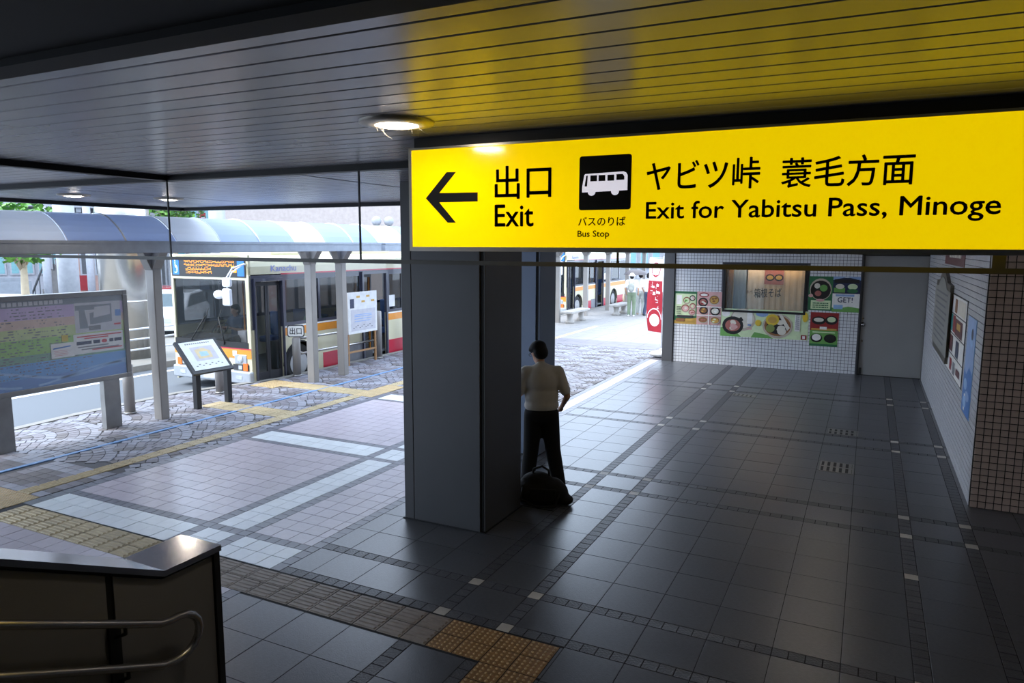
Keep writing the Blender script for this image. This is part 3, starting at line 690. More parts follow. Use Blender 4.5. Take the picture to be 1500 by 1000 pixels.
# ------------------------------------------------------------------ posters
def poster(name, lb, P, base, shapes, grp='food posters on the tiled end wall', cat='poster', th=.006, edge=None, frame=None):
    # P(u, v, d): u to the right, v up, d out of the wall; shapes: list of (material, kind, args)
    o = P(0, 0, 0)
    t = thing(name, lb, cat, o, group=grp)
    MB().holes(lambda u, v, d: P(u, v, th-d), 0, 1, 0, 1, [], th).build('sheet', base, t)
    pr = MB(); ms = []
    d = th
    for sh in shapes:
        m, k, a = sh
        if m not in ms: ms.append(m)
        i = ms.index(m); d += .0005
        if k == 'r': pr.quad(P(a[0], a[2], d), P(a[1], a[2], d), P(a[1], a[3], d), P(a[0], a[3], d), i)
        elif k == 'e':
            pr.poly([P(a[0]+a[2]*math.cos(q*math.pi/9), a[1]+a[3]*math.sin(q*math.pi/9), d) for q in range(18)], i)
        elif k == 'p': pr.poly([P(x, y, d) for x, y in a], i)
        elif k == 't': text(pr, a[0], lambda u, v: P(a[1]+(a[2]-a[1])*u, a[3]+(a[4]-a[3])*v, d), i, .01)
    if ms: pr.build('print', ms, t, fixn=False)
    return t
def EW(px0, py0, px1, py1):       # rectangle on the end wall from a pixel box measured at its own left and right edges
    a = ony(px0, py1[0], WY); b = ony(px1, py1[1], WY); c = ony(px0, py0[0], WY); e = ony(px1, py0[1], WY)
    x0, x1 = a.x, b.x; z0 = (a.z+b.z)/2; z1 = (c.z+e.z)/2
    return lambda u, v, d: (x0+(x1-x0)*u, WY-.0062-d, z0+(z1-z0)*v)
def bowl(u, v, r, k, fill, tops):
    s = [('p_bowl' if k == 0 else 'p_rim', 'e', (u, v, r, r*tops[0])), ('p_black' if k == 0 else 'p_brown', 'e', (u, v+.01, r*.88, r*.84*tops[0])), (fill, 'e', (u, v, r*.72, r*.66*tops[0]))]
    rnd = random.Random(int(u*1000+v*77))
    for m in tops[1:]:
        for q in range(3): s.append((m, 'e', (u+rnd.uniform(-.4, .4)*r, v+rnd.uniform(-.35, .4)*r*tops[0], r*.26, r*.2*tops[0])))
    return s
def lines(m, u0, u1, v0, v1, n, seed=1):
    rnd = random.Random(seed); s = []
    for i in range(n):
        a = v1-(v1-v0)*(i+.2)/n; h = (v1-v0)/n*.5; x = u0
        while x < u1:
            w_ = rnd.uniform(.02, .08)*(u1-u0)*3; s.append((m, 'r', (x, min(u1, x+w_), a-h, a))); x += w_+.03*(u1-u0)
    return s
# green soba menu, leftmost
poster('menu_poster', 'green-bordered portrait menu poster with pink and green dishes, leftmost on the tiled wall', EW(987, (426, 427), 1020, (473, 475)), 'p_dgreen',
  [('p_pale', 'r', (.05, .95, .25, .93)), ('p_gold', 'p', [(0, 0), (1, 0), (1, .2), (0, .1)]), ('p_white', 'r', (.1, .33, .6, .88))]+bowl(.55, .72, .17, 1, 'p_pale', (.7, 'p_green'))+bowl(.80, .8, .13, 0, 'p_noodle', (.7, 'p_pink'))+bowl(.5, .48, .2, 1, 'p_pink', (.65, 'p_noodle'))+bowl(.82, .55, .15, 1, 'p_pink', (.7, 'p_pale'))+bowl(.8, .36, .16, 1, 'p_pink', (.6, 'p_meat'))
  +[('print_dark', 'r', (.15, .85, .2, .27)), ('p_brown', 'r', (.1, .48, .08, .17)), ('p_gold', 'r', (.52, .9, .09, .17))]+lines('print_dark', .12, .32, .3, .55, 5, 3))
poster('menu_poster', 'pink portrait poster with a grid of six rice and noodle bowls', EW(1020, (427, 427), 1056, (475, 476)), 'p_pink',
  [('p_red', 'e', (.28, .9, .2, .07)), ('p_white', 'e', (.28, .9, .15, .04))]+bowl(.25, .68, .2, 0, 'p_meat', (.7, 'p_red', 'p_noodle'))+bowl(.7, .75, .22, 1, 'p_gold', (.7, 'p_brown'))+bowl(.28, .43, .18, 0, 'p_brown', (.65, 'p_gold'))+bowl(.75, .42, .2, 0, 'p_noodle', (.65, 'p_white'))+bowl(.27, .14, .2, 1, 'p_brown', (.5, 'p_meat'))+bowl(.76, .14, .2, 1, 'p_gold', (.55, 'p_pale'))
  +[('p_white', 'r', (.0, 1, .53, .56)), ('p_white', 'r', (0, 1, .27, .30)), ('p_white', 'r', (.48, .52, .0, .55))])
a_ = 2.0
poster('noodle_banner', 'wide pale green landscape poster with two large noodle bowls below the window', EW(1055, (452, 455), 1183, (491, 499)), 'p_pale',
  [('p_green', 'p', [(.0, 0), (.25, 0), (.1, .4), (0, .3)]), ('p_green', 'p', [(.36, 0), (.62, 0), (.55, .12), (.4, .2)]), ('p_white', 'e', (.06, .82, .05, .12)), ('p_rim', 'e', (.26, .62, .15, .40)), ('p_noodle', 'e', (.26, .66, .13, .34))]
  +bowl(.145, .40, .125, 0, 'p_meat', (2.6, 'p_noodle', 'p_pink'))+[('p_black', 'p', [(.2, .62), (.24, .72), (.27, .6), (.22, .5)]), ('p_white', 'r', (.31, .37, .5, .97)), ('p_blue', 'r', (.32, .36, .42, .46)), ('p_pink', 'r', (.31, .37, .28, .34)), ('p_sky', 'e', (.48, .85, .07, .1))]
  +bowl(.66, .45, .17, 1, 'p_black', (2.55, 'p_noodle'))+[('p_yellow', 'e', (.60, .66, .075, .2)), ('p_gold', 'e', (.60, .66, .05, .12)), ('p_noodle', 'p', [(.66, .9), (.69, .93), (.8, .4), (.77, .3)]), ('p_olive', 'e', (.58, .36, .05, .14)), ('p_noodle', 'e', (.71, .27, .05, .13)),
     ('p_yellow', 'e', (.44, .53, .035, .11)), ('p_yellow', 'e', (.96, .8, .03, .17)), ('p_white', 'r', (.85, .91, .3, .95)), ('p_red', 'r', (.925, .985, .02, .18)), ('p_white', 'r', (.94, .97, .05, .15))]+lines('print_grey', .86, .9, .35, .9, 8, 5))
poster('menu_poster', 'dark green poster with one black noodle bowl beside the upper window corner', EW(1183, (404, 405), 1218, (453, 456)), 'p_dgreen',
  [('p_rim', 'e', (.5, .62, .46, .32)), ('p_bowl', 'e', (.5, .6, .42, .28)), ('p_black', 'e', (.55, .6, .33, .22)), ('p_noodle', 'e', (.35, .72, .12, .08)), ('p_green', 'e', (.62, .66, .16, .1)), ('p_meat', 'e', (.4, .5, .14, .08)), ('p_pink', 'e', (.1, .43, .1, .05)), ('p_pale', 'r', (.12, .94, .04, .3)), ('p_pink', 'e', (.5, .3, .18, .04))]+lines('p_dgreen', .2, .85, .06, .24, 3, 6))
poster('menu_poster', 'navy and white poster with big GET lettering nearest the grey door', EW(1218, (405, 405), 1258, (456, 458)), 'p_white',
  [('p_navy', 'r', (0, 1, .52, .97)), ('p_sky', 'p', [(0, .9), (.5, .99), (1, .9), (1, 1), (0, 1)]), ('p_black', 'r', (.05, .95, .82, .92)), ('p_green', 'r', (.04, .45, .55, .68)), ('p_noodle', 'e', (.26, .72, .16, .07)), ('p_pale', 'e', (.72, .72, .18, .08)), ('p_dgreen', 'e', (.72, .6, .2, .06)), ('p_navy', 't', ('GET!', .2, .75, .27, .42)), ('p_sky', 'r', (.12, .8, .44, .5)), ('p_green', 'p', [(0, 0), (1, 0), (1, .12), (.6, .16), (.2, .09), (0, .12)]), ('p_cyan', 'r', (.06, .4, .08, .2))])
poster('menu_poster', 'red and green portrait poster with two small bowls at its foot', EW(1185, (457, 458), 1226, (505, 509)), 'p_red',
  [('p_green', 'r', (0, 1, 0, .47)), ('p_black', 'e', (.3, .76, .25, .12)), ('p_noodle', 'e', (.3, .78, .18, .06)), ('p_black', 'e', (.75, .78, .22, .13)), ('p_pale', 'e', (.75, .8, .15, .08)), ('p_gold', 'r', (.05, .95, .48, .53)), ('p_white', 'r', (.35, .6, .5, .58)), ('p_bowl', 'e', (.25, .24, .21, .13)), ('p_white', 'e', (.25, .26, .16, .1)), ('p_bowl', 'e', (.74, .24, .22, .13)), ('p_black', 'e', (.74, .25, .17, .09)), ('p_dgreen', 'r', (0, 1, 0, .07)), ('p_pale', 'r', (.1, .9, .4, .43))])
# ------------------------------------------------------------------ lit shop window in the end wall
x0, x1, z0, z1 = WIN
wi = thing('window_1', 'black-framed lit shop window with a beige curtain in the tiled wall', 'window', (x0, WY, z0), kind='structure')
MB().holes(lambda u, v, d: (u, WY-.03+d, v), x0-.03, x1+.03, z0-.03, z1+.03, [(x0+.02, x1-.02, z0+.02, z1-.02)], .12).build('window_frame', 'black', wi)
MB().box(x0+.02, x1-.02, WY+.02, WY+.026, z0+.02, z1-.02).build('pane', 'pane', wi)
MB().box(x0-.3, x1+.3, WY+.9, WY+.95, z0-.3, z1+.2).box(x0-.3, x1+.3, WY+.25, WY+.95, z0-.3, z0-.25).box(x0-.3, x1+.3, WY+.25, WY+.95, z1+.15, z1+.2).box(x0-.3, x0-.25, WY+.25, WY+.95, z0-.3, z1+.2).box(x1+.25, x1+.3, WY+.25, WY+.95, z0-.3, z1+.2).build('shop_niche', 'noren_pale', wi)
L_ = x1-x0
for i, (a, b, m) in enumerate([(.02, .08, 'wood'), (.09, .25, 'curtain'), (.27, .48, 'noren_pale'), (.485, .72, 'noren'), (.725, .98, 'noren')]):
    n = 12; q = MB()
    for k in range(n):
        s0, s1 = x0+L_*(a+(b-a)*k/n), x0+L_*(a+(b-a)*(k+1)/n)
        q.quad((s0, WY+.30+.005*math.sin(k*1.7), z0-.1), (s1, WY+.30+.005*math.sin((k+1)*1.7), z0-.1), (s1, WY+.30+.005*math.sin((k+1)*1.7), z1-.02), (s0, WY+.30+.005*math.sin(k*1.7), z1-.02))
    q.build('curtain_panel', m, wi)
text(MB(), '名代', rectP((x0+.26*L_, WY+.27, z0+.40), (x0+.34*L_, WY+.27, z0+.40), (x0+.26*L_, WY+.27, z0+.47)), 0).build('lettering', 'print_dark', wi, fixn=False)
text(MB(), '箱根そば', rectP((x0+.36*L_, WY+.27, z0+.30), (x0+.70*L_, WY+.27, z0+.33), (x0+.36*L_, WY+.27, z0+.52)), 0, .008).build('lettering', 'p_black', wi, fixn=False)
ps = MB().quad((x0+.48*L_, WY+.28, z0+.62), (x0+.72*L_, WY+.28, z0+.62), (x0+.72*L_, WY+.28, z1-.05), (x0+.48*L_, WY+.28, z1-.05), 0)
for cx in (.55, .66): ps.disc((x0+cx*L_, WY+.277, z0+.78), (.1, 0, 0), (0, 0, .08), 14, 1); ps.disc((x0+cx*L_, WY+.275, z0+.78), (.07, 0, 0), (0, 0, .05), 14, 2)
ps.build('small_poster', ['p_meat', 'p_bowl', 'p_gold'], wi, fixn=False)
MB().box(x0+.05*L_, x1-.05*L_, WY+.10, WY+.14, z1-.045, z1-.015).build('window_lamp', 'shop_lamp', wi)
# ------------------------------------------------------------------ right-hand wall: plaque, advert panel, blue poster, small sign
def RW(pts):                       # pixel points on the right wall -> (y, z)
    return [(lambda q: (q.y, q.z))(onx(x, y, WX)) for x, y in pts]
def RP(fb, nb_, nt__, out=.0065):   # pixels of the far lower, near lower and near upper corner
    yf = onx(fb[0], fb[1], WX).y; n = onx(nb_[0], nb_[1], WX); yn = n.y; zb = n.z; r = ray(*nt__); zt = CH+r.z/r.x*WX
    return lambda u, v, d: (WX-out-d, yf+(yn-yf)*u, zb+(zt-zb)*v)
PXF = WX-.055; yf = onx(1365, 510, PXF).y; yn = onx(1383, 533, PXF).y; zb = onx(1383, 533, PXF).z; zt = (lambda r: CH+r.z/r.x*PXF)(ray(1392, 418))
pl = thing('wall_plaque', 'framed grey notice plaque with an arched crest on the white side wall', 'plaque', (WX, (yf+yn)/2, zb))
def ogee(e):
    a, b = yf-e, yn+e; c = (a+b)/2; w_ = abs(a-b)
    s = lambda u, z: (a+(b-a)*u, z)
    return [s(0, zb-e), s(1, zb-e), s(1, zt+e), s(.78, zt+e+.02), s(.70, zt+e+.10), s(.60, zt+e+.16), s(.5, zt+e+.18), s(.40, zt+e+.16), s(.30, zt+e+.10), s(.22, zt+e+.02), s(0, zt+e)]
MB().prism([(WX-.007, y, z) for y, z in ogee(-.0)], (-.048, 0, 0)).build('frame', 'plaque_frame', pl)
MB().prism([(WX-.055, y, z) for y, z in ogee(-.10)], (-.006, 0, 0)).build('face', 'plaque', pl)
ln = MB()
for i in range(9):
    z = zt-.15-i*(zt-zb-.3)/9; ln.quad((WX-.0625, yf-.15, z), (WX-.0625, yn+.2+.1*(i % 3), z), (WX-.0625, yn+.2+.1*(i % 3), z-.03), (WX-.0625, yf-.15, z-.03))
ln.build('print', 'print_grey', pl, fixn=False)
y1_ = yf+.12
MB().box(WX-.02, WX-.007, y1_, y1_+.16, zb+.55, zt-.05).build('side_label', 'print_white', pl)
for i in range(7): z = zt-.12-i*.17; MB().quad((WX-.0205, y1_+.13, z), (WX-.0205, y1_+.03, z), (WX-.0205, y1_+.03, z-.1), (WX-.0205, y1_+.13, z-.1)).build('side_letter', ['p_blue', 'p_red'][i % 2], pl, fixn=False)
P_ = RP((1385.8, 533), (1408.7, 571), (1419.7, 440.7)); 
poster('advert_panel', 'white advert panel of eight framed adverts beside the plaque on the side wall', P_, 'p_black',
  [('p_white', 'r', (.02, .98, .76, .985)), ('p_white', 'r', (.02, .98, .51, .745)), ('p_white', 'r', (.02, .98, .255, .495)), ('p_white', 'r', (.02, .98, .015, .24)),
   ('p_red', 'r', (.02, .2, .78, .97)), ('p_brown', 'r', (.36, .5, .78, .95)), ('p_noodle', 'r', (.56, .95, .78, .96)), ('p_teal', 'r', (.02, .3, .53, .74)), ('p_red', 'r', (.32, .46, .53, .74)), ('p_maroon', 'r', (.46, .86, .52, .72)), ('p_gold', 'r', (.55, .75, .6, .68)),
   ('p_maroon', 'r', (.2, .4, .28, .48)), ('p_navy', 'r', (.58, .74, .27, .47)), ('p_red', 'r', (.3, .42, .05, .2)), ('print_grey', 'r', (.5, .62, .04, .19)), ('p_maroon', 'r', (.7, .9, .08, .16))], grp=None, cat='advert')
P_ = RP((1409, 602), (1420, 617), (1432, 469))
poster('blue_poster', 'tall blue water-coloured poster on the side wall nearest the corner', P_, 'p_cyan',
  [('p_sky', 'p', [(0, .3), (1, .45), (1, 1), (0, 1)]), ('p_cyan', 'e', (.6, .8, .2, .1)), ('p_blue', 'p', [(0, 0), (1, 0), (1, .45), (.6, .5), (.3, .4), (0, .45)]), ('p_navy', 'e', (.65, .84, .12, .06)), ('p_cyan', 'e', (.3, .3, .2, .06)), ('p_sky', 'e', (.6, .2, .25, .05)), ('p_white', 'r', (.25, .4, .03, .2)), ('p_cyan', 'e', (.35, .12, .2, .06))], grp=None)
P_ = RP((1385, 391), (1414, 392), (1415, 366))
poster('small_sign', 'small maroon sign with pale lettering high on the side wall', P_, 'p_maroon', lines('p_noodle', .25, .85, .35, .8, 1, 9), grp=None, cat='sign')
# ------------------------------------------------------------------ stainless notice board at the left
BX = -10.28
b0 = onx(0, 582, BX); y0 = 4.55; y1 = onx(194, 552, BX).y; z0, z1 = .745, 2.10
nb = thing('notice_board', 'wide stainless steel bus-stop notice board with colour-banded timetable', 'notice board', (BX, (y0+y1)/2, 0))
MB().box(BX-.10, BX-.02, y0+.03, y1-.03, z0+.03, z1-.03).build('back', 'steel_rough', nb)
MB().holes(lambda u, v, d: (BX-d, u, v), y0, y1, z0, z1, [(y0+.07, y1-.075, z0+.07, z1-.07)], .14).build('frame', 'steel_rough', nb, bevel=.006)
N = lambda u, v, d=0: (BX-.018+d, y0+.07+(y1-y0-.145)*u, z0+.07+(z1-z0-.14)*v)
bands_ = [('b_head', .925, 1), ('b_violet', .78, .925), ('b_peach', .68, .78), ('b_lime', .56, .68), ('b_green', .38, .56), ('b_teal', .29, .38), ('b_blue', .12, .29), ('b_deep', 0, .12)]
for m, v0, v1 in bands_:
    MB().quad(N(0, v0), N(1, v0), N(1, v1), N(0, v1)).build('timetable_band', m, nb, fixn=False)
pr = MB()
rnd = random.Random(4)
for m, v0, v1 in bands_[1:7]:
    rows = max(2, int((v1-v0)/.03))
    for r in range(rows):
        v = v0+(v1-v0)*(r+.25)/rows; u = .02
        while u < (.66 if v > .32 else .8):
            w_ = rnd.choice((.004, .008, .014, .026))
            if rnd.random() < .6: pr.quad(N(u, v, .001), N(u+w_, v, .001), N(u+w_, v+.012, .001), N(u, v+.012, .001))
            u += w_+rnd.uniform(.006, .02)
for i in range(14): u = .30+i*.026; pr.quad(N(u, .942, .001), N(u+.019, .942, .001), N(u+.019, .985, .001), N(u, .985, .001), 1)
pr.build('print', ['print_grey', 'b_pale'], nb, fixn=False)['kind'] = 'stuff'
mp = MB().quad(N(.715, .57, .002), N(.985, .57, .002), N(.985, .93, .002), N(.715, .93, .002), 0)
mp.quad(N(.72, .84, .003), N(.93, .84, .003), N(.93, .90, .003), N(.72, .90, .003), 1).quad(N(.74, .62, .003), N(.79, .62, .003), N(.77, .86, .003), N(.74, .86, .003), 1).quad(N(.80, .66, .003), N(.93, .68, .003), N(.93, .84, .003), N(.80, .80, .003), 1)
mp.poly([N(.82, .74, .004), N(.92, .77, .004), N(.92, .88, .004), N(.83, .87, .004)], 0).quad(N(.95, .74, .003), N(.985, .74, .003), N(.985, .82, .003), N(.95, .82, .003), 2).quad(N(.79, .59, .004), N(.86, .59, .004), N(.86, .645, .004), N(.79, .645, .004), 3)
mp.quad(N(.94, .63, .004), N(.98, .63, .004), N(.98, .65, .004), N(.94, .65, .004), 4)
mp.build('area_map', ['b_pale', 'b_head', 'b_deep', 'print_grey', 'print_red'], nb, fixn=False)
nt_ = MB().quad(N(.70, .315, .002), N(.99, .315, .002), N(.99, .555, .002), N(.70, .555, .002), 0)
for v, m, a, b in ((.515, 1, .72, .98), (.49, 1, .76, .9), (.36, 2, .74, .96), (.345, 1, .8, .98), (.39, 2, .72, .9)): nt_.quad(N(a, v, .003), N(b, v, .003), N(b, v+.014, .003), N(a, v+.014, .003), m)
for a, b in ((.715, .80), (.81, .85), (.905, .93), (.935, .98)): nt_.quad(N(a, .425, .003), N(b, .425, .003), N(b, .465, .003), N(a, .465, .003), 3)
nt_.disc(N(.875, .445, .003), (0, .045, 0), (0, 0, .028), 16, 1)
nt_.build('notice', ['paper', 'print_red', 'print_grey', 'p_navy'], nb, fixn=False)
pa = MB().holes(lambda u, v, d: N(u, v, .010-d), .575, .70, .305, .475, [], .006).build('pinned_paper', 'paper', nb)
q = MB().quad(N(.585, .41, .0105), N(.68, .425, .0105), N(.68, .44, .0105), N(.585, .425, .0105), 0)
for i in range(4): q.quad(N(.59, .33+i*.018, .0105), N(.66+.01*(i % 2), .33+i*.018, .0105), N(.66, .337+i*.018, .0105), N(.59, .337+i*.018, .0105), 1)
q.build('lettering', ['p_blue', 'p_pink'], pa, fixn=False)
MB().holes(lambda u, v, d: N(u, v, .010-d), .635, .67, .49, .565, [], .006).build('yellow_sticker', 'yellow_sticker', nb)
cv = MB()
for off, w_ in ((.0, .05), (.16, .04)):
    pts = [(u, .10+.09*math.sin(u*7+off*9)*(1-u*.3)-off*.3+.03) for u in [k/24 for k in range(25)]]
    for (ua, va), (ub, vb) in zip(pts, pts[1:]):
        if min(va, vb) > .005: cv.quad(N(ua, va, .001), N(ub, vb, .001), N(ub, vb+w_*.6, .001), N(ua, va+w_*.6, .001))
cv.build('blue_ribbon', 'b_line', nb, fixn=False)
MB().box(BX-.006, BX-.002, y0+.072, y1-.077, z0+.072, z1-.072).build('pane', 'board_pane', nb)
for px, w_ in ((168, .26), (5, .26)):
    f = onx(px, 610, BX).y
    MB().box(BX-.12, BX-.01, f-w_/2, f+w_/2, -.01, z0).build('leg', 'steel_rough', nb, bevel=.006)
# low grey bollards of the kerb-side railing
def bollard(x, y, lb, h=.83, w=.085, grp='grey round bollards along the kerb', plate=None):
    t = thing('bollard', lb, 'bollard', (x, y, 0), group=grp)
    MB().lathe((0, 0, 0), [(w, 0), (w, h-.02), (w-.02, h)], 20).build('post', 'post_taupe', t, world=False)
    MB().lathe((0, 0, 0), [(w+.012, 0), (w+.012, .03)], 20).build('base_ring', 'steel_rough', t, world=False)
    if plate:
        p = MB(); pts = []
        for cx, cz, a0 in ((.13, .08, 0), (-.13, .08, 90), (-.13, -.08, 180), (.13, -.08, 270)):
            for k in range(4): an = math.radians(a0+k*30); pts.append((cx*1+.05*math.cos(an), 0, h+.14+cz+.05*math.sin(an)))
        ca, sa = math.cos(.55), math.sin(.55)
        d = Vector((sa, -ca, 0)); U_ = Vector((ca, sa, 0))
        T = lambda x_, z_, e: tuple(U_*x_+d*e+Vector((0, 0, z_)))
        pl_ = MB().prism([T(a, c, .012) for a, b, c in pts], tuple(d*-.024)).build('plate', 'print_dark', t, world=False)
        MB().poly([T(a*.9, (c-h-.14)*.86+h+.14, .0135) for a, b, c in pts]).build('plate_face', 'print_white', pl_, world=False, fixn=False)
        text(MB(), plate, lambda u, v: T(-.125+.25*u, h+.14-.075+.15*v, .0145), 0, .015).build('lettering', 'print_dark', pl_, world=False, fixn=False)
    return t
bollard(-10.94, 9.64, 'plain grey bollard behind the black map stand')
bollard(-10.93, 7.75, 'grey bollard just behind the right leg of the notice board')
bollard(-10.92, 11.69, 'grey bollard carrying the white exit plate beside the front wheel', plate='出口')
p = onz(555, 524); bollard(p.x, p.y, 'tall grey bollard beside the route board near the open bus door', h=1.18)
bollard(-10.88, 16.0, 'grey bollard with a stone foot just beside the wide column', h=.9)
# kerb-side guard rail between the exit bollard and the route board
gr = thing('guard_rail', 'two-bar steel guard rail between the exit bollard and the route board', 'railing', (-10.9, 12.7, 0))
for z in (.47, .80): MB().tube([(-10.91, 11.79, z), (-10.88, 13.3, z), (-10.87, 14.41, z)], .027, 10).build('bar', 'steel', gr)
MB().tube([(-10.885, 13.15, 0), (-10.885, 13.15, .84)], .03, 10).build('post', 'steel', gr)
# ------------------------------------------------------------------ black sloping map stand
ms = thing('map_stand', 'black lectern-style stand with a sloping site map, in front of the bus', 'map stand', (-10.2, 8.83, 0))
la, lb_ = onz(290, 598), onz(335, 588)
u = (lb_-la); u.z = 0; wd = u.length; u.normalize(); n = Vector((u.y, -u.x, 0))          # n towards the viewer
if n.dot(Vector((1, 0, 0))) < 0: n = -n
TL, BL = onx(258, 505, -10.45), None
ctr = (la+lb_)/2
def M(a, b, c): return tuple(ctr+u*a+n*b+Vector((0, 0, c)))
hb, ht, db, dt = .62, 1.13, .16, -.33          # lower and upper edge: height and offset
for s in (-1, 1):
    MB().prism([M(s*wd/2-.045, -.05, -.01), M(s*wd/2+.045, -.05, -.01), M(s*wd/2+.045, .05, -.01), M(s*wd/2-.045, .05, -.01)], (0, 0, .74)).build('leg', 'black_metal', ms)
sl = Vector((0, 0, 1)); e0 = Vector(M(0, db, hb)); e1 = Vector(M(0, dt, ht)); vv = e1-e0; nn = u.cross(vv).normalized()
if nn.z < 0: nn = -nn
hw = wd/2+.09
D = lambda a, v, d=0: tuple(e0+u*(a-.075)+vv*v+nn*d)
MB().prism([D(-hw, 0, -.03), D(hw, 0, -.03), D(hw, 1, -.03), D(-hw, 1, -.03)], tuple(nn*.05)).build('tray', 'black_metal', ms)
MB().prism([D(-hw+.06, .09, .02), D(hw-.06, .09, .02), D(hw-.06, .95, .02), D(-hw+.06, .95, .02)], tuple(nn*.004)).build('map_sheet', 'map_white', ms)
q = MB()
G = lambda a, v, d: D((a-.5)*2*(hw-.06), .09+.86*v, d)
q.quad(G(.2, .3, .025), G(.85, .3, .025), G(.85, .8, .025), G(.2, .8, .025), 0); q.poly([G(.3, .38, .026), G(.7, .38, .026), G(.72, .62, .026), G(.55, .74, .026), G(.3, .7, .026)], 1); q.poly([G(.38, .45, .027), G(.62, .45, .027), G(.62, .6, .027), G(.4, .62, .027)], 2)
for i in range(12): q.quad(G(.14+i*.06, .9, .025), G(.18+i*.06, .9, .025), G(.18+i*.06, .94, .025), G(.14+i*.06, .94, .025), 3)
for i in range(9): q.quad(G(.1+i*.09, .12+.05*(i % 2), .025), G(.15+i*.09, .12+.05*(i % 2), .025), G(.15+i*.09, .15+.05*(i % 2), .025), G(.1+i*.09, .15+.05*(i % 2), .025), 3)
q.build('print', ['b_pale', 'map_sand', 'map_blue', 'print_grey'], ms, fixn=False)
# ------------------------------------------------------------------ route board on brown legs
rb = thing('route_board', 'white route-map board on thin brown legs behind the shelter post', 'route board', (-10.75, 13.8, 0))
RX = -10.72
ya, yb = onx(510, 450, RX).y, onx(552, 450, RX).y; za, zb_ = onx(530, 487, RX).z, onx(530, 427, RX).z
MB().box(RX-.03, RX, ya, yb, za, zb_).build('board', 'paper', rb)
q = MB(); B_ = lambda u_, v, d: (RX+d, ya+(yb-ya)*u_, za+(zb_-za)*v)
q.quad(B_(.06, .62, .002), B_(.2, .62, .002), B_(.2, .84, .002), B_(.06, .84, .002), 0)
for i in range(4): q.quad(B_(.28+i*.17, .86-.12*(i % 2), .002), B_(.4+i*.17, .86-.12*(i % 2), .002), B_(.4+i*.17, .91-.12*(i % 2), .002), B_(.28+i*.17, .91-.12*(i % 2), .002), 1)
q.quad(B_(.08, .06, .002), B_(.94, .06, .002), B_(.94, .58, .002), B_(.08, .58, .002), 3)
for v in (.28, .34, .40, .44): q.quad(B_(.2, v, .003), B_(.8-.1*(v < .3), v, .003), B_(.8, v+.02, .003), B_(.2, v+.02, .003), 2)
for i in range(10): q.quad(B_(.15+.07*i, .12+.03*(i % 3), .003), B_(.2+.07*i, .12+.03*(i % 3), .003), B_(.2+.07*i, .14+.03*(i % 3), .003), B_(.15+.07*i, .14+.03*(i % 3), .003), 4)
q.build('print', ['p_navy', 'p_gold', 'p_sky', 'b_pale', 'print_grey'], rb, fixn=False)
for y in (ya+.03, yb-.03): MB().box(RX-.07, RX-.03, y-.022, y+.022, -.005, zb_-.05).build('leg', 'wood', rb)
MB().box(RX-.065, RX-.035, ya, yb, .28, .32).build('cross_bar', 'wood', rb)
# ------------------------------------------------------------------ bus shelter with vaulted translucent roof
GX0, GX1, GZ = -9.62, -10.9, 2.72
def shelter(y0, y1, posts, lb, n, white_at, skip_first=False):
    t = thing('bus_shelter', lb, 'shelter', (-10.15, (y0+y1)/2, 0), group='vaulted bus shelters along the kerb')
    for y in posts:
        p_ = MB().box(-10.24, -10.06, y-.075, y+.075, -.01, 2.62).build('post', 'post_taupe', t, bevel=.012)
        MB().prism([(-10.15-.09, y-.075, 2.42), (-10.15-.30, y-.075, 2.74), (-10.15+.32, y-.075, 2.74), (-10.15+.09, y-.075, 2.42)], (0, .15, 0)).prism([(-10.23, y-.09, 2.40), (-10.23, y-.24, 2.72), (-10.23, y+.24, 2.72), (-10.23, y+.09, 2.40)], (.16, 0, 0)).build('bracket', 'post_taupe', p_)
    for gx in (GX0, GX1): MB().box(gx-.05, gx+.05, y0, y1, GZ-.045, GZ+.10).box(gx-.06, gx+.06, y0, y1, GZ+.085, GZ+.125).build('gutter', 'gutter', t)
    MB().box(-10.2, -10.1, y0, y1, 2.66, 2.74).build('beam', 'post_taupe', t)
    prof = [(GX0-.02+(GX1-GX0+.04)*k/14, GZ+.12+.40*math.sin(math.pi*k/14)**.8) for k in range(15)]
    cells = split(y0+.02, y1-.02, n)
    for i, (a, b) in enumerate(cells):
        wmat = 'roof_white' if (i % 3) == white_at else 'roof_blue'
        mb = MB()
        for (xa, za_), (xb, zb2) in zip(prof, prof[1:]): mb.quad((xa, a+.01, za_), (xa, b-.01, za_), (xb, b-.01, zb2), (xb, a+.01, zb2))
        mb.build('roof_panel', wmat, t)
        mb = MB()
        mb.tube([(x, a, z+.006) for x, z in prof], .014 if (i % 3) == (white_at+2) % 3 else .006, 6)
        mb.build('roof_rib', 'rib_white', t)
    MB().tube([(x, y1-.02, z+.006) for x, z in prof], .018, 6).build('roof_rib', 'rib_white', t)
    return t
yp = [onx(px, 470, -10.15).y for px in (229, 456.5, 501)]
yst = 12.95; n1 = 13; p0 = yst-.857*n1
shelter(p0, yst, [yp[0]-4.0, yp[0], yp[1], yp[2]], 'grey vaulted bus shelter with blue and white roof panels in front of the bus', n1, 1)
fp = [onx(px, 450, -10.15).y for px in (817, 857.5, 890, 918, 942)]
shelter(13.1, 13.1+.857*36, [17.0, 20.2]+fp, 'farther grey vaulted bus shelter seen through the opening past the man', 36, 0)
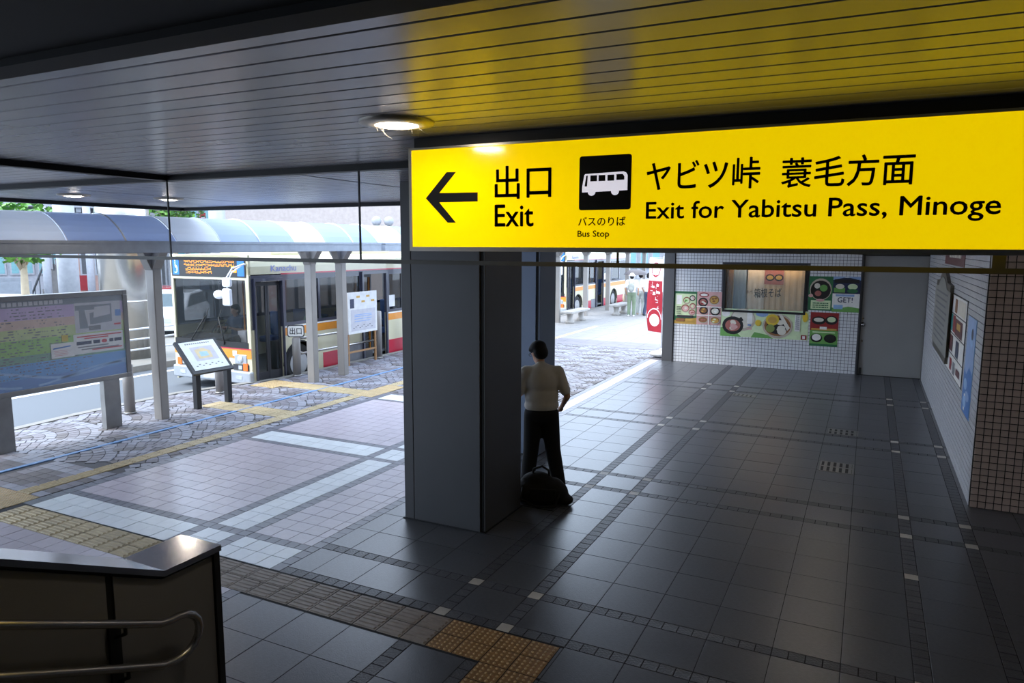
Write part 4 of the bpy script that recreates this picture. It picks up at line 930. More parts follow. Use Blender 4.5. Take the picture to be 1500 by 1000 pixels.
# ------------------------------------------------------------------ people
def blob(name, parts, m, parent, voxel=.016, smooth=4, world=False):
    mb = MB()
    for p_ in parts:
        if p_[0] == 'c':
            _, a, ra, b, rb2 = p_; a, b = Vector(a), Vector(b); k = max(2, int((b-a).length/.05))
            mb.tube([a.lerp(b, i/k) for i in range(k+1)], [ra+(rb2-ra)*i/k for i in range(k+1)], 14); mb.ball(a, ra*.99); mb.ball(b, rb2*.99)
        else:
            _, c_, rx, ry, rz_ = p_[:5]; mb.ball(c_, rx, ry, rz_, n=20, k=12, rot=p_[5] if len(p_) > 5 else None)
    me_ = mb.mesh(name, m); o = bpy.data.objects.new(name, me_); col.objects.link(o)
    r = o.modifiers.new('r', 'REMESH'); r.mode = 'VOXEL'; r.voxel_size = voxel; r.use_smooth_shade = True
    s = o.modifiers.new('s', 'SMOOTH'); s.factor = .5; s.iterations = smooth
    dg = bpy.context.evaluated_depsgraph_get(); me2 = bpy.data.meshes.new_from_object(o.evaluated_get(dg)); me2.name = name
    if not me2.materials: me2.materials.append(MATS[m])
    bpy.data.objects.remove(o)
    for p_ in me2.polygons: p_.use_smooth = True
    return link(name, me2, parent, world)
def hand(parts, w_, d, nrm, r=.011):
    # palm and five fingers from wrist w_ along d; nrm is the palm-side normal
    w_, d, nrm = Vector(w_), Vector(d).normalized(), Vector(nrm).normalized(); s = d.cross(nrm)
    parts.append(('c', w_, .026, w_+d*.05, .028)); parts.append(('e', w_+d*.055, .036, .036, .036))
    for i, l in enumerate((.062, .07, .066, .052)):
        b_ = w_+d*.075+s*(.031-.0205*i); m1 = b_+d*l*.55+nrm*.008; m2 = m1+d*l*.42+nrm*.028
        parts.append(('c', b_, r, m1, r*.92)); parts.append(('c', m1, r*.92, m2, r*.8))
    t0 = w_+d*.03+s*.03; t1 = t0+d*.035+s*.025+nrm*.015; t2 = t1+d*.032+nrm*.012
    parts.append(('c', t0, r*1.2, t1, r)); parts.append(('c', t1, r, t2, r*.85))
def person(label, loc, rz, J={}, cols={}, voxel=.03, group=None, extra=None, head=None, sleeves='short', B=1.0):
    t = thing('person', label, 'person', loc, rz, group)
    j = dict(la=(-.10, 0, .07), ra=(.10, 0, .07), lk=(-.10, .02, .48), rk=(.10, .02, .48), lh=(-.09, 0, .90), rh=(.09, 0, .90), ls=(-.185, -.01, 1.39), rs=(.185, -.01, 1.39),
             le=(-.26, -.02, 1.11), re=(.26, -.02, 1.11), lw=(-.24, .14, .93), rw=(.24, .14, .93), hd=(0, .03, 1.585), nk=(0, -.005, 1.44), foot=(0, .17, -.035), ch=(0, 0, 1.24), pv=(0, 0, .95))
    j.update(J); V_ = {k: Vector(v) for k, v in j.items()}
    hd = V_['hd']; fd = Vector(j.get('face', (0, 1, 0))).normalized()      # face direction
    sd = fd.cross(Vector((0, 0, 1))).normalized(); up = sd.cross(fd)
    Rm = Matrix((sd, fd, up)).transposed()
    E_ = lambda a, b, c_: hd+sd*a+fd*b+up*c_
    body = [('e', hd+up*.025, .074, .092, .098, Rm), ('e', E_(0, .028, -.05), .056, .062, .062, Rm), ('e', E_(0, .1, -.01), .012, .016, .022, Rm), ('e', E_(0, .085, -.062), .026, .012, .008, Rm),
            ('e', E_(.078, -.005, -.005), .012, .02, .03, Rm), ('e', E_(-.078, -.005, -.005), .012, .02, .03, Rm),
            ('c', V_['nk']-Vector((0, 0, .06)), .058, hd-up*.06, .052), ('e', V_['ch'], .14, .09, .2), ('e', V_['pv'], .13, .09, .12)]
    for s in 'lr':
        body += [('c', V_[s+'s'], .048, V_[s+'e'], .038), ('c', V_[s+'e'], .038, V_[s+'w'], .026), ('c', V_[s+'h'], .075, V_[s+'k'], .05), ('c', V_[s+'k'], .05, V_[s+'a'], .035)]
        d = (V_[s+'w']-V_[s+'e']); hand(body, V_[s+'w'], d, j.get(s+'n', (0.3 if s == 'l' else -.3, .8, -.2)), .011 if voxel < .02 else .014)
    blob('body', body, 'skin', t, min(voxel, .017), 2)
    eyes = MB()
    for s in (-1, 1): eyes.ball(E_(.032*s, .083, .018), .010, .006, .007, rot=Rm)
    eyes.build('eyes', 'hair', t, world=False)
    top = [('e', V_['ch']+Vector((0, 0, .05)), .168*B, .115*B, .2), ('e', (V_['ch']+V_['pv'])/2, .162*B, .112*B, .2), ('c', V_['ls']+Vector((.02, 0, 0)), .068, V_['rs']-Vector((.02, 0, 0)), .068), ('c', V_['nk']-Vector((0, 0, .06)), .085, V_['nk']+Vector((0, 0, .012)), .064)]
    top += [('e', V_['pv']+Vector((0, 0, .05)), .168*B, .122*B, .10)]
    for s in 'lr':
        k = .78 if sleeves == 'short' else 1.0
        top.append(('c', V_[s+'s'], .069, V_[s+'s'].lerp(V_[s+'e'], k), .062))
        if sleeves == 'long': top.append(('c', V_[s+'e'], .055, V_[s+'e'].lerp(V_[s+'w'], .95), .04))
    blob('shirt', top, cols.get('shirt', 'tee_white'), t, voxel, 4)
    tr_ = [('e', V_['pv']-Vector((0, 0, .04)), .166*B, .12*B, .13)]
    for s in 'lr': tr_ += [('c', V_[s+'h'], .094*B, V_[s+'k'], .076*B), ('c', V_[s+'k'], .076*B, V_[s+'a']+Vector((0, 0, -.005)), .066*B)]
    blob('trousers', tr_, cols.get('trousers', 'trouser_black'), t, voxel, 3)
    ft = Vector(j['foot'])
    for s in 'lr':
        a = V_[s+'a']; blob('shoe', [('c', a+Vector((0, -.035, -.035)), .042, a+Vector((0, .08, -.042)), .038), ('e', a+Vector((0, .12, -.045)), .044, .06, .03)], cols.get('shoe', 'leather'), t, .014, 2)
    if head == 'hat':
        blob('hat', [('e', E_(0, -.01, .06), .095, .11, .085, Rm), ('e', E_(0, .01, .03), .15, .165, .018, Rm)], cols.get('hat', 'tee_white'), t, .016, 2)
        blob('hair', [('e', E_(0, -.05, -.01), .082, .075, .095, Rm)], 'hair', t, .02, 2)
    else:
        blob('hair', [('e', E_(0, -.018, .062), .096, .106, .084, Rm), ('e', E_(0, -.045, .0), .092, .078, .09, Rm), ('e', E_(.06, .02, .06), .035, .05, .04, Rm), ('e', E_(-.06, .02, .06), .035, .05, .04, Rm), ('e', E_(0, .06, .095), .06, .035, .03, Rm)], 'hair', t, .013 if voxel < .02 else .02, 2)
    if extra: extra(t, V_, E_, Rm)
    return t
def man_extra(t, V_, E_, Rm):
    blob('collar', [('c', V_['nk']+Vector((-.045, -.02, -.01)), .022, V_['nk']+Vector((.045, -.02, -.01)), .022), ('c', V_['nk']+Vector((-.045, -.02, -.01)), .022, V_['nk']+Vector((-.05, .05, -.03)), .02), ('c', V_['nk']+Vector((.045, -.02, -.01)), .022, V_['nk']+Vector((.05, .05, -.03)), .02)], 'shirt_white', t, .010, 2)
    g = MB()
    for s in (-1, 1):
        g.tube([tuple(E_(.034*s+.026*math.cos(a*.7854), .1, .016+.019*math.sin(a*.7854))) for a in range(9)], .0022, 5); g.tube([tuple(E_(.060*s, .098, .02)), tuple(E_(.082*s, .0, .02))], .0022, 5)
    g.build('glasses', 'hair', t, world=False)
    p_ = Vector((-.06, .36, 1.22)); MB().obox(p_, (.036, 0, 0), (0, .062, .045), (0, -.004, .0055)).build('phone', 'black', t, world=False)
person('man in a white short-sleeved shirt and black trousers standing behind the column, head bowed', (-3.25, 7.36, 0), .50,
       dict(la=(-.16, .02, .07), ra=(.21, -.02, .07), lk=(-.115, .03, .47), rk=(.135, .03, .48), hd=(-.035, .075, 1.585), nk=(-.01, .015, 1.44), face=(-.55, .75, -.42), le=(-.27, -.01, 1.12), lw=(-.10, .26, 1.18), re=(.285, -.07, 1.115), rw=(.245, .13, .95), ln=(.3, -.2, .6)),
       dict(shirt='shirt_white', trousers='trouser_black'), voxel=.015, extra=man_extra, B=1.2)
bag = thing('backpack', 'black soft backpack on the floor at the standing man\'s feet', 'bag', (-3.07, 6.98, 0), .35)
blob('bag_body', [('c', (-.19, 0, .13), .13, (.17, 0, .125), .125), ('e', (-.05, .02, .22), .19, .1, .13), ('e', (.12, 0, .16), .14, .12, .13), ('e', (0, 0, .05), .29, .13, .055), ('e', (.26, -.02, .055), .09, .1, .055)], 'bag_black', bag, .016, 4)
MB().tube([(-.1, 0, .32), (-.09, 0, .38), (0, .01, .41), (.07, 0, .37), (.08, 0, .31)], .012, 8).build('handle', 'bag_black', bag, world=False)
MB().tube([(-.2, -.11, .2), (-.22, -.17, .1), (-.05, -.18, .02), (.15, -.16, .02), (.2, -.1, .15)], .011, 8).build('strap', 'bag_black', bag, world=False)
MB().box(-.12, .16, -.135, -.11, .06, .2).build('front_pocket', 'bag_black', bag, world=False, bevel=.012)
def at(px, py): p_ = onz(px, py); return (p_.x, p_.y, 0)
def pack(t, V_, E_, Rm):
    blob('backpack', [('e', (0, -.19, 1.17), .14, .085, .19), ('e', (0, -.25, 1.08), .10, .05, .1)], 'bag_grey', t, .02, 3)
    for s in (-.1, .1): MB().tube([(s, -.14, 1.32), (s, -.06, 1.46), (s, .08, 1.42), (s, .12, 1.2)], .014, 6).build('strap', 'bag_grey', t, world=False)
    blob('tote_bag', [('e', (-.32, .05, .72), .06, .14, .17)], 'bag_beige', t, .025, 2)
def para(t, V_, E_, Rm):
    c_ = Vector((-.22, .10, 1.62)); n = 10
    MB().lathe(c_, [(.50, 0), (.44, .09), (.30, .17), (.12, .215), (.01, .22)], n, caps=False).build('parasol', 'umbrella', t, world=False)
    MB().tube([tuple(c_+Vector((0, 0, .25))), tuple(c_-Vector((0, 0, .48)))], .008, 6).build('parasol_stick', 'black', t, world=False)
    blob('shopping_bag', [('e', (.30, .05, .80), .07, .16, .2)], 'tee_white', t, .025, 2)
gp = 'people walking away past the benches'
person('woman in white top and sun hat with a grey-green backpack and olive trousers', at(924.5, 463), .15, {}, dict(shirt='tee_white', trousers='olive', shoe='tee_white'), .03, gp, pack, 'hat')
person('woman in a white blouse and pale trousers holding a dark parasol', at(937.5, 460.3), .1, dict(lw=(-.20, .16, 1.18), le=(-.27, -.02, 1.12)), dict(shirt='tee_white', trousers='grey_cloth', shoe='bag_beige'), .03, gp, para)
person('man in white shirt and dark navy trousers beside the parasol', at(949, 462), -.1, dict(la=(-.13, -.1, .07), ra=(.12, .12, .07)), dict(shirt='tee_white', trousers='navy'), .03, gp)
person('person in black clothes partly hidden by the red banner and wall end', at(969, 478), .2, {}, dict(shirt='black_cloth', trousers='black_cloth', shoe='tee_white'), .03, sleeves='long')
# ------------------------------------------------------------------ banner, benches
bp = onz(962, 523); bt = thing('banner_flag', 'red and white vertical banner flag on a white weighted base at the wall end', 'banner', (bp.x+.04, bp.y, 0))
bx, by = bp.x+.10, bp.y+.02
blob('weight_base', [('e', (bx-.05, by, .09), .25, .2, .085), ('c', (bx, by, .1), .06, (bx, by, .2), .045)], 'tank_white', bt, .02, 3, world=True)
MB().tube([(bx, by, .1), (bx, by, 2.55)], .014, 8).tube([(bx, by, 2.5), (bx-.46, by+.39, 2.5)], .009, 6).build('pole', 'white_paint', bt)
def fp_(u_, v, d=0): return (bx-.46*(1-u_)-.08*math.sin(v*3)*(1-u_)*(1-v)-d*.85, by+.38*(1-u_)-.03*math.sin(u_*5+v*7)-d*.5, .62+1.86*v)
cl = MB()
for i in range(8):
    for k in range(20): cl.add([fp_(i/8, k/20), fp_((i+1)/8, k/20), fp_((i+1)/8, (k+1)/20), fp_(i/8, (k+1)/20)], [(0, 1, 2, 3)], 0 if k < 14 else 1, True)
cl.build('cloth', ['banner_red', 'banner_white'], bt, fixn=False)
q = MB()
rnd = random.Random(11)
for u_, v0 in ((.62, .62), (.62, .52), (.62, .42), (.3, .62), (.3, .53), (.62, .33)):
    for k in range(5):
        a, b, w_, h_ = u_+rnd.uniform(-.13, .1), v0+rnd.uniform(-.035, .035), rnd.choice((.03, .16)), rnd.choice((.008, .03))
        q.quad(fp_(a, b, .004), fp_(a+w_, b, .004), fp_(a+w_, b+h_, .004), fp_(a, b+h_, .004))
q.poly([fp_(.5+.32*math.cos(k*.5236), .16+.085*math.sin(k*.5236), .004) for k in range(12)])
for k in range(10): a = math.pi*k/10; b = math.pi*(k+1)/10; q.quad(fp_(.5+.42*math.cos(a), .18+.13*math.sin(a), .004), fp_(.5+.46*math.cos(a), .18+.145*math.sin(a), .004), fp_(.5+.46*math.cos(b), .18+.145*math.sin(b), .004), fp_(.5+.42*math.cos(b), .18+.13*math.sin(b), .004))
q.build('lettering', 'banner_white', bt, fixn=False)
q = MB()
for k in range(14): a = 2*math.pi*k/14; b = 2*math.pi*(k+1)/14; q.quad(fp_(.5+.26*math.cos(a), .85+.09*math.sin(a), .004), fp_(.5+.30*math.cos(a), .85+.10*math.sin(a), .004), fp_(.5+.30*math.cos(b), .85+.10*math.sin(b), .004), fp_(.5+.26*math.cos(b), .85+.09*math.sin(b), .004))
q.quad(fp_(.35, .78, .004), fp_(.65, .78, .004), fp_(.55, .75, .004), fp_(.45, .75, .004)); q.build('emblem', 'banner_red', bt, fixn=False)
def bench(px, py, lb, l=1.7):
    p_ = onz(px, py); t = thing('bench', lb, 'bench', (p_.x, p_.y, 0), group='grey stone benches')
    MB().box(-.22, .22, -l/2, l/2, .36, .45).build('seat_slab', 'bench', t, world=False, bevel=.02)
    for y in (-l*.30, l*.30):
        MB().lathe((0, y, 0), [(.17, 0), (.17, .08), (.10, .12), (.11, .30), (.16, .36)], 14).build('leg', 'bench', t, world=False)
    return t
bench(843, 471, 'grey stone bench nearest the column, beside the far shelter posts', 1.9); bench(908, 460, 'grey stone bench beside the woman with the backpack', 1.6)
# ------------------------------------------------------------------ bus
def make_bus(label, loc):
    W, L = 2.26, 9.0
    t = thing('bus', label, 'bus', loc, 0, 'cream city buses at the kerb')
    B = lambda mb, n, m, par=t, **k: mb.build(n, m, par, world=False, **k)
    S = lambda x: (lambda u, v, d: (x-d if x == 0 else x+d, u, v))
    arch = lambda yc, r=.50, z=.44: [(yc-r, .15)]+[(yc-r*math.cos(a), z+r*math.sin(a)) for a in [math.pi*k/10 for k in range(11)]]+[(yc+r, .15)]
    WY1, WY2 = 1.40, 6.3
    ZW0, ZW1, ZT = 1.31, 2.42, 2.45
    for x, s in ((0, -1), (-W, 1)):
        door = x == 0
        segs = [[(0.02, .15), (.12, .15), (.12, ZW0), (.02, ZW0)], [(.90, .15)]+arch(WY1)+[(3.62, .15), (3.62, ZW0), (.90, ZW0)], [(4.62, .15)]+arch(WY2)+[(L, .15), (L, ZW0), (4.62, ZW0)]] if door else \
               [[(.02, .15)]+arch(WY1)+arch(WY2)+[(L, .15), (L, ZW0), (.02, ZW0)]]
        lo = MB()
        for sg_ in segs: lo.prism([(x, y, z) for y, z in sg_], (.05*s, 0, 0))
        B(lo, 'side_panel', 'cream', fixn=True)
        e = .004*-s
        st_ = MB(); pin = MB()
        for a, b in (((.90, 3.62), (4.62, L)) if door else ((.02, L),)):
            st_.box(min(x, x+e), max(x, x+e), a, b, 1.10, 1.27); pin.box(min(x, x+e), max(x, x+e), a, b, 1.275, 1.30)
        for a, b in (((2.15, 3.62), (4.62, WY2-.52), (WY2+.52, L)) if door else ((2.0, WY2-.52), (WY2+.52, L))): B(MB().box(min(x, x+e), max(x, x+e), a, b, .15, .58), 'red_skirt', 'red')
        B(st_, 'orange_stripe', 'orange'); B(pin, 'pin_stripe', 'tee_white')
        wins = [(1.02, 2.05), (2.12, 3.55), (4.78, 5.85), (5.95, 7.1), (7.2, 8.4)] if door else [(.25, 1.1), (1.2, 2.4), (2.5, 3.7), (3.8, 5.0), (5.1, 6.3), (6.4, 7.6), (7.7, 8.6)]
        hs = [(a, b, 1.38, 2.30) for a, b in wins]+([(.12, .90, 0, 2.30), (3.62, 4.62, 0, 2.36)] if door else [])
        B(MB().holes(S(x) if s == -1 else S(x), .02, L, ZW0, ZW1, hs, .05), 'window_band', 'bus_dark')
        for a, b in wins: B(MB().box(x+s*.02-.003, x+s*.02+.003, a, b, 1.38, 2.30), 'side_window', 'bus_pane')
        for a, b in wins[1:3]: B(MB().box(x+s*.01-.008, x+s*.01+.008, (a+b)/2-.015, (a+b)/2+.015, 1.38, 2.30), 'window_bar', 'black')
        B(MB().box(min(x, x+e*2), max(x, x+e*2), .9, L, ZW1, ZT), 'red_line', 'red')
        for yc in (WY1, WY2):
            wh = MB().lathe((x+s*.04, yc, .44), [(.25, .012), (.33, .0), (.42, .0), (.44, .03), (.44, .24), (.40, .26)], 28, ax=(s, 0, 0)); wo = B(wh, 'tyre', 'rubber')
            rm = MB().lathe((x+s*.05, yc, .44), [(.27, -.01), (.26, .03), (.17, .05), (.12, .0), (.05, -.02)], 24, ax=(s, 0, 0))
            B(rm, 'wheel_rim', 'rim', wo)
            nuts = MB()
            for k in range(6): an = k*1.047; nuts.lathe((x+s*.06, yc+.20*math.cos(an), .44+.20*math.sin(an)), [(.035, 0), (.035, .05)], 8, ax=(s, 0, 0))
            B(nuts, 'rim_hole', 'black', wo)
            B(MB().box(min(x+s*.05, x+s*.4), max(x+s*.05, x+s*.4), yc-.5, yc-.46, .2, .95).box(min(x+s*.05, x+s*.4), max(x+s*.05, x+s*.4), yc+.46, yc+.5, .2, .95).box(min(x+s*.05, x+s*.4), max(x+s*.05, x+s*.4), yc-.5, yc+.5, .93, .97).box(min(x+s*.36, x+s*.4), max(x+s*.36, x+s*.4), yc-.5, yc+.5, .15, .97), 'wheel_well', 'black')
            lip = MB().tube([(x-s*.004, yc-.5*math.cos(a), .44+.5*math.sin(a)) for a in [math.pi*k/12 for k in range(13)]], .02, 6); B(lip, 'arch_lip', 'rubber')
    # roof
    prof = [(0, ZW1+.02), (0, 2.60), (-.03, 2.70), (-.10, 2.77), (-.25, 2.82), (-.6, 2.85), (-W/2, 2.86), (-W+.6, 2.85), (-W+.25, 2.82), (-W+.10, 2.77), (-W+.03, 2.70), (-W, 2.60), (-W, ZW1+.02)]
    B(MB().prism([(x, .0, z) for x, z in prof], (0, L, 0)), 'roof', 'cream')
    B(MB().box(-W+.35, -.35, 1.0, 2.3, 2.80, 3.0).box(-W+.4, -.4, 3.0, 5.4, 2.80, 2.98), 'roof_unit', 'cream', bevel=.06)
    B(text(MB(), 'Kanachu', lambda u, v: (.006, .62+.75*u, 2.49+.13*v), 0, .01), 'lettering', 'brand_blue', fixn=False)
    # front
    FP = lambda u, v, d: (u, d, v)
    B(MB().holes(FP, -W, 0, .30, 2.84, [(-W+.06, -.09, .98, 2.33), (-W+.05, -.06, 2.38, 2.79)], .06), 'front_panel', 'cream', bevel=.0)
    B(MB().box(-W+.06, -.09, .03, .036, .98, 2.33), 'windscreen', 'bus_front_pane')
    B(MB().box(-W+.04, -.07, -.012, .04, .93, 1.05), 'cowl', 'black')
    B(MB().box(-W-.002, .0, -.008, .0, .72, .90).box(-W+.65, -.65, -.0085, 0, .66, .90), 'orange_stripe', 'orange')
    B(MB().box(-W, 0, -.010, 0, .905, .93), 'pin_stripe', 'red')
    B(MB().box(-W-.01, .01, -.07, .05, .20, .46), 'bumper', 'chrome', bevel=.03)
    for x in (-.30, -W+.30):
        B(MB().box(x-.17, x+.17, -.02, .01, .60, .80), 'headlight_bezel', 'chrome', bevel=.03)
        B(MB().lathe((x-.0, -.02, .70), [(.08, 0), (.075, .012), (.02, .02)], 18, ax=(0, -1, 0)), 'headlight', 'headlamp')
        B(MB().box(x-.22, x+.22, -.016, .01, .47, .59), 'lamp_panel', 'print_dark'); B(MB().box(x+(.08 if x > -1 else -.2), x+(.20 if x > -1 else -.08), -.03, 0, .47, .62), 'indicator', 'amber')
        B(MB().box(x-.06, x+.04, -.024, 0, .49, .57), 'fog_lamp', 'headlamp'); B(MB().box(x-.08, x+.08, -.078, -.06, .29, .36), 'reflector', 'headlamp')
    B(MB().box(-.52, -.40, -.014, 0, .76, .87).box(-W+.26, -W+.40, -.014, 0, .70, .88), 'plate_sticker', 'paper')
    B(text(MB(), '11', lambda u, v: (-W+.08+.12*u, -.0125, .77+.09*v), 0, .01), 'number', 'print_dark', fixn=False)
    B(MB().box(-W/2-.2, -W/2+.2, -.082, -.07, .25, .42), 'number_plate', 'b_pale')
    ds = B(MB().box(-W+.05, -.06, -.012, .05, 2.38, 2.79), 'destination_display', 'led_off')
    led = MB(); rnd = random.Random(21)
    for r, (a, b) in enumerate(((.18, .86), (.18, .86), (.2, .55), (.2, .55))):
        z = 2.72-.075*r; x = -W+.05+(W-.11)*a
        while x < -W+.05+(W-.11)*b:
            w_ = rnd.choice((.03, .05, .06)); [led.quad((x, -.0135, z-.05+dz), (x+w_, -.0135, z-.05+dz), (x+w_, -.0135, z-.042+dz), (x, -.0135, z-.042+dz)) for dz in rnd.sample((0, .014, .028, .042), 2)]; led.quad((x+w_+.008, -.0135, z-.05), (x+w_+.018, -.0135, z-.05), (x+w_+.018, -.0135, z+.005), (x+w_+.008, -.0135, z+.005)); x += w_+.03
    for r in (0, 1): led.quad((-.45, -.0135, 2.48+.08*r), (-.30, -.0135, 2.48+.08*r), (-.30, -.0135, 2.53+.08*r), (-.45, -.0135, 2.53+.08*r))
    B(led, 'led_text', 'led_on', ds, fixn=False)
    for x in (-W+.09, -.28):
        s_ = B(MB().box(x, x+.19, -.016, 0, 2.41, 2.76), 'wheelchair_sign', 'blue_sign', ds)
        if x < -1:
            q = MB(); q.disc((x+.08, -.0175, 2.71), (.016, 0, 0), (0, 0, .022), 10)
            for k in range(10): a = -2.2+k*.42; q.quad((x+.09+.05*math.cos(a), -.0175, 2.53+.07*math.sin(a)), (x+.09+.064*math.cos(a), -.0175, 2.53+.088*math.sin(a)), (x+.09+.064*math.cos(a+.42), -.0175, 2.53+.088*math.sin(a+.42)), (x+.09+.05*math.cos(a+.42), -.0175, 2.53+.07*math.sin(a+.42)))
            q.quad((x+.07, -.0175, 2.56), (x+.09, -.0175, 2.56), (x+.09, -.0175, 2.68), (x+.07, -.0175, 2.68)).quad((x+.07, -.0175, 2.56), (x+.14, -.0175, 2.56), (x+.14, -.0175, 2.585), (x+.07, -.0175, 2.585)).quad((x+.12, -.0175, 2.48), (x+.14, -.0175, 2.48), (x+.14, -.0175, 2.58), (x+.12, -.0175, 2.58))
            B(q, 'pictogram', 'tee_white', s_, fixn=False)
    for x, dx in ((-W+.55, .5), (-.75, .42)):
        B(MB().tube([(x, -.02, .98), (x+.02, -.03, 1.05), (x+dx*(-.3 if x > -1 else .9), -.02, 1.55)], .012, 6).tube([(x+dx*(-.3 if x > -1 else .9)-.12, -.012, 1.25), (x+dx*(-.3 if x > -1 else .9)+.1, -.012, 1.72)], .009, 5), 'wiper', 'black')
    # mirrors on the kerb-side corner
    mr_ = B(MB().tube([(-.10, .06, 2.64), (-.0, -.10, 2.66), (-.02, -.38, 2.58), (-.10, -.46, 2.40), (-.08, -.46, 2.0)], .018, 8).tube([(-.04, -.1, 2.64), (-.12, -.30, 2.5), (-.12, -.46, 2.25)], .013, 8), 'mirror_arm', 'white_paint')
    B(MB().box(-.19, .03, -.52, -.44, 1.85, 2.19), 'mirror', 'white_paint', mr_, bevel=.035)
    B(MB().ball((-.33, -.46, 2.06), .14, .06, .09), 'mirror', 'white_paint', mr_); B(MB().box(-.18, .05, -.52, -.45, 2.22, 2.40), 'mirror', 'white_paint', mr_, bevel=.035)
    # front door: two folding leaves
    for a, b in ((.14, .505), (.515, .88)):
        lf = B(MB().holes(S(-.03), a, b, .22, 2.28, [(a+.04, b-.04, .40, 2.20)], -.04), 'door_leaf', 'print_dark')
        B(MB().box(-.05, -.045, a+.04, b-.04, .40, 2.20), 'door_pane', 'door_pane', lf)
    B(MB().box(-.3, .01, .10, .92, .13, .20), 'door_step', 'chrome')
    B(MB().holes(S(.004), .10, .92, .15, 2.36, [(.13, .89, .20, 2.30)], .05), 'door_frame', 'bus_dark')
    # rear door opening: slid open, pole inside
    B(MB().holes(S(.004), 3.60, 4.64, .15, 2.40, [(3.66, 4.58, .22, 2.33)], .05), 'rear_door_frame', 'bus_dark')
    sd_ = B(MB().holes(S(-.06), 3.66, 4.05, .22, 2.33, [(3.70, 4.01, .45, 2.25)], .03), 'sliding_door', 'print_dark'); B(MB().box(-.08, -.075, 3.70, 4.01, .45, 2.25), 'door_pane', 'bus_pane', sd_)
    B(MB().box(-.012, .006, 3.05, 3.60, .20, .62), 'vent_grille', 'print_grey')
    B(MB().box(.0, .008, 4.75, 5.0, 1.45, 1.75), 'side_sticker', 'paper')
    B(MB().box(-.35, -.30, 4.30, 4.35, .4, 2.4).box(-.35, -.3, 3.75, 3.8, .4, 2.4), 'grab_pole', 'grab')
    # cabin
    B(MB().box(-W+.05, -.05, .06, L-.05, .30, .36), 'cabin_floor', 'bus_floor'); B(MB().box(-W+.04, -.04, .06, L-.04, 2.38, 2.42), 'cabin_ceiling', 'b_pale')
    B(MB().box(-W, 0, L-.06, L, .15, 2.84), 'rear_panel', 'cream')
    B(MB().prism([(-W+.08, .05, .5), (-W+.08, .05, 1.05), (-W+.08, .5, 1.12), (-W+.08, .62, .9), (-W+.08, .62, .5)], (W-.2-.75, 0, 0)), 'dashboard', 'print_dark')
    B(MB().tube([(-1.68+.21*math.cos(a), .72+.13*math.sin(a), 1.17+.14*math.sin(a)) for a in [k*.3927 for k in range(17)]], .016, 6).tube([(-1.68, .72, 1.17), (-1.68, .5, .9)], .03, 8), 'steering_wheel', 'black')
    B(MB().box(-1.2, -.95, .35, .42, 2.12, 2.28).box(-1.75, -1.45, .3, .36, 2.08, 2.26), 'sun_visor', 'p_navy')
    B(MB().tube([(-.95, .75, .36), (-.95, .75, 2.4)], .018, 8), 'grab_pole', 'grab')
    B(MB().box(-.95, -.72, .55, .85, .36, 1.2), 'fare_box', 'tee_white')
    seats = [(-1.68, 1.25)]+[(x, y) for y in (2.4, 3.2, 5.2, 6.0, 6.9, 7.8) for x in (-1.8, -.45) if not (x > -1 and 3.3 < y < 4.8)]
    for x, y in seats:
        s_ = B(MB().box(x-.22, x+.22, y-.22, y+.22, .70, .84), 'seat', 'seat_blue', bevel=.03)
        B(MB().box(x-.22, x+.22, y+.16, y+.26, .84, 1.42), 'seat_back', 'seat_blue', s_, bevel=.03); B(MB().box(x-.06, x+.06, y-.06, y+.06, .36, .7), 'seat_foot', 'bus_floor', s_)
    return t
BUS = Vector((-11.22, 10.72, -.25))
bus1 = make_bus('cream city bus with orange and red stripes and lit destination display at the shelter', BUS)
fw = onx(846.5, 452, -11.3).y-1.40
bus2 = copy_tree(bus1); bus2.location = (-11.3, fw, -.25); bus2['label'] = 'second cream and orange bus parked beyond the benches, far down the kerb'
SIT = dict(la=(-.1, .42, .07), ra=(.1, .42, .07), lk=(-.12, .42, .48), rk=(.12, .42, .48), lh=(-.09, 0, .47), rh=(.09, 0, .47), ls=(-.185, 0, .96), rs=(.185, 0, .96), le=(-.25, .12, .72), re=(.25, .12, .72), lw=(-.16, .36, .80), rw=(.16, .36, .80), hd=(0, .04, 1.16), nk=(0, 0, 1.01), ch=(0, 0, .82), pv=(0, 0, .54))
person('bus driver in a navy shirt behind the windscreen', BUS+Vector((-1.68, 1.22, .40)), math.pi, SIT, dict(shirt='navy_shirt', trousers='navy'), .03)
person('seated passenger in a pale green shirt seen through the bus side window', BUS+Vector((-.45, 2.38, .40)), math.pi, SIT, dict(shirt='green_shirt', trousers='navy'), .03)
# ------------------------------------------------------------------ across the road
def cyl(name, lb, cat, x, y, r, h, m, z0=-.25, grp=None, rings=()):
    t = thing(name, lb, cat, (x, y, z0), group=grp)
    MB().lathe((0, 0, 0), [(r, 0), (r, h)], 28).build('shaft', m, t, world=False)
    for z in rings: MB().lathe((0, 0, z), [(r+.012, 0), (r+.012, .03)], 28).build('seam_ring', m, t, world=False)
    MB().lathe((0, 0, 0), [(r*1.2, 0), (r*1.2, .12), (r, .14)], 28).build('foot', 'b_grey', t, world=False)
    return t
def along(px, dist): r = ray(px, 400); k = dist/math.hypot(r.x, r.y); return r.x*k, r.y*k
x, y = along(184, 21); cyl('steel_pillar', 'thick polished stainless steel round pillar behind the notice board', 'pillar', x, y, .62, 7.5, 'steel', rings=(1.6, 3.2, 4.8))
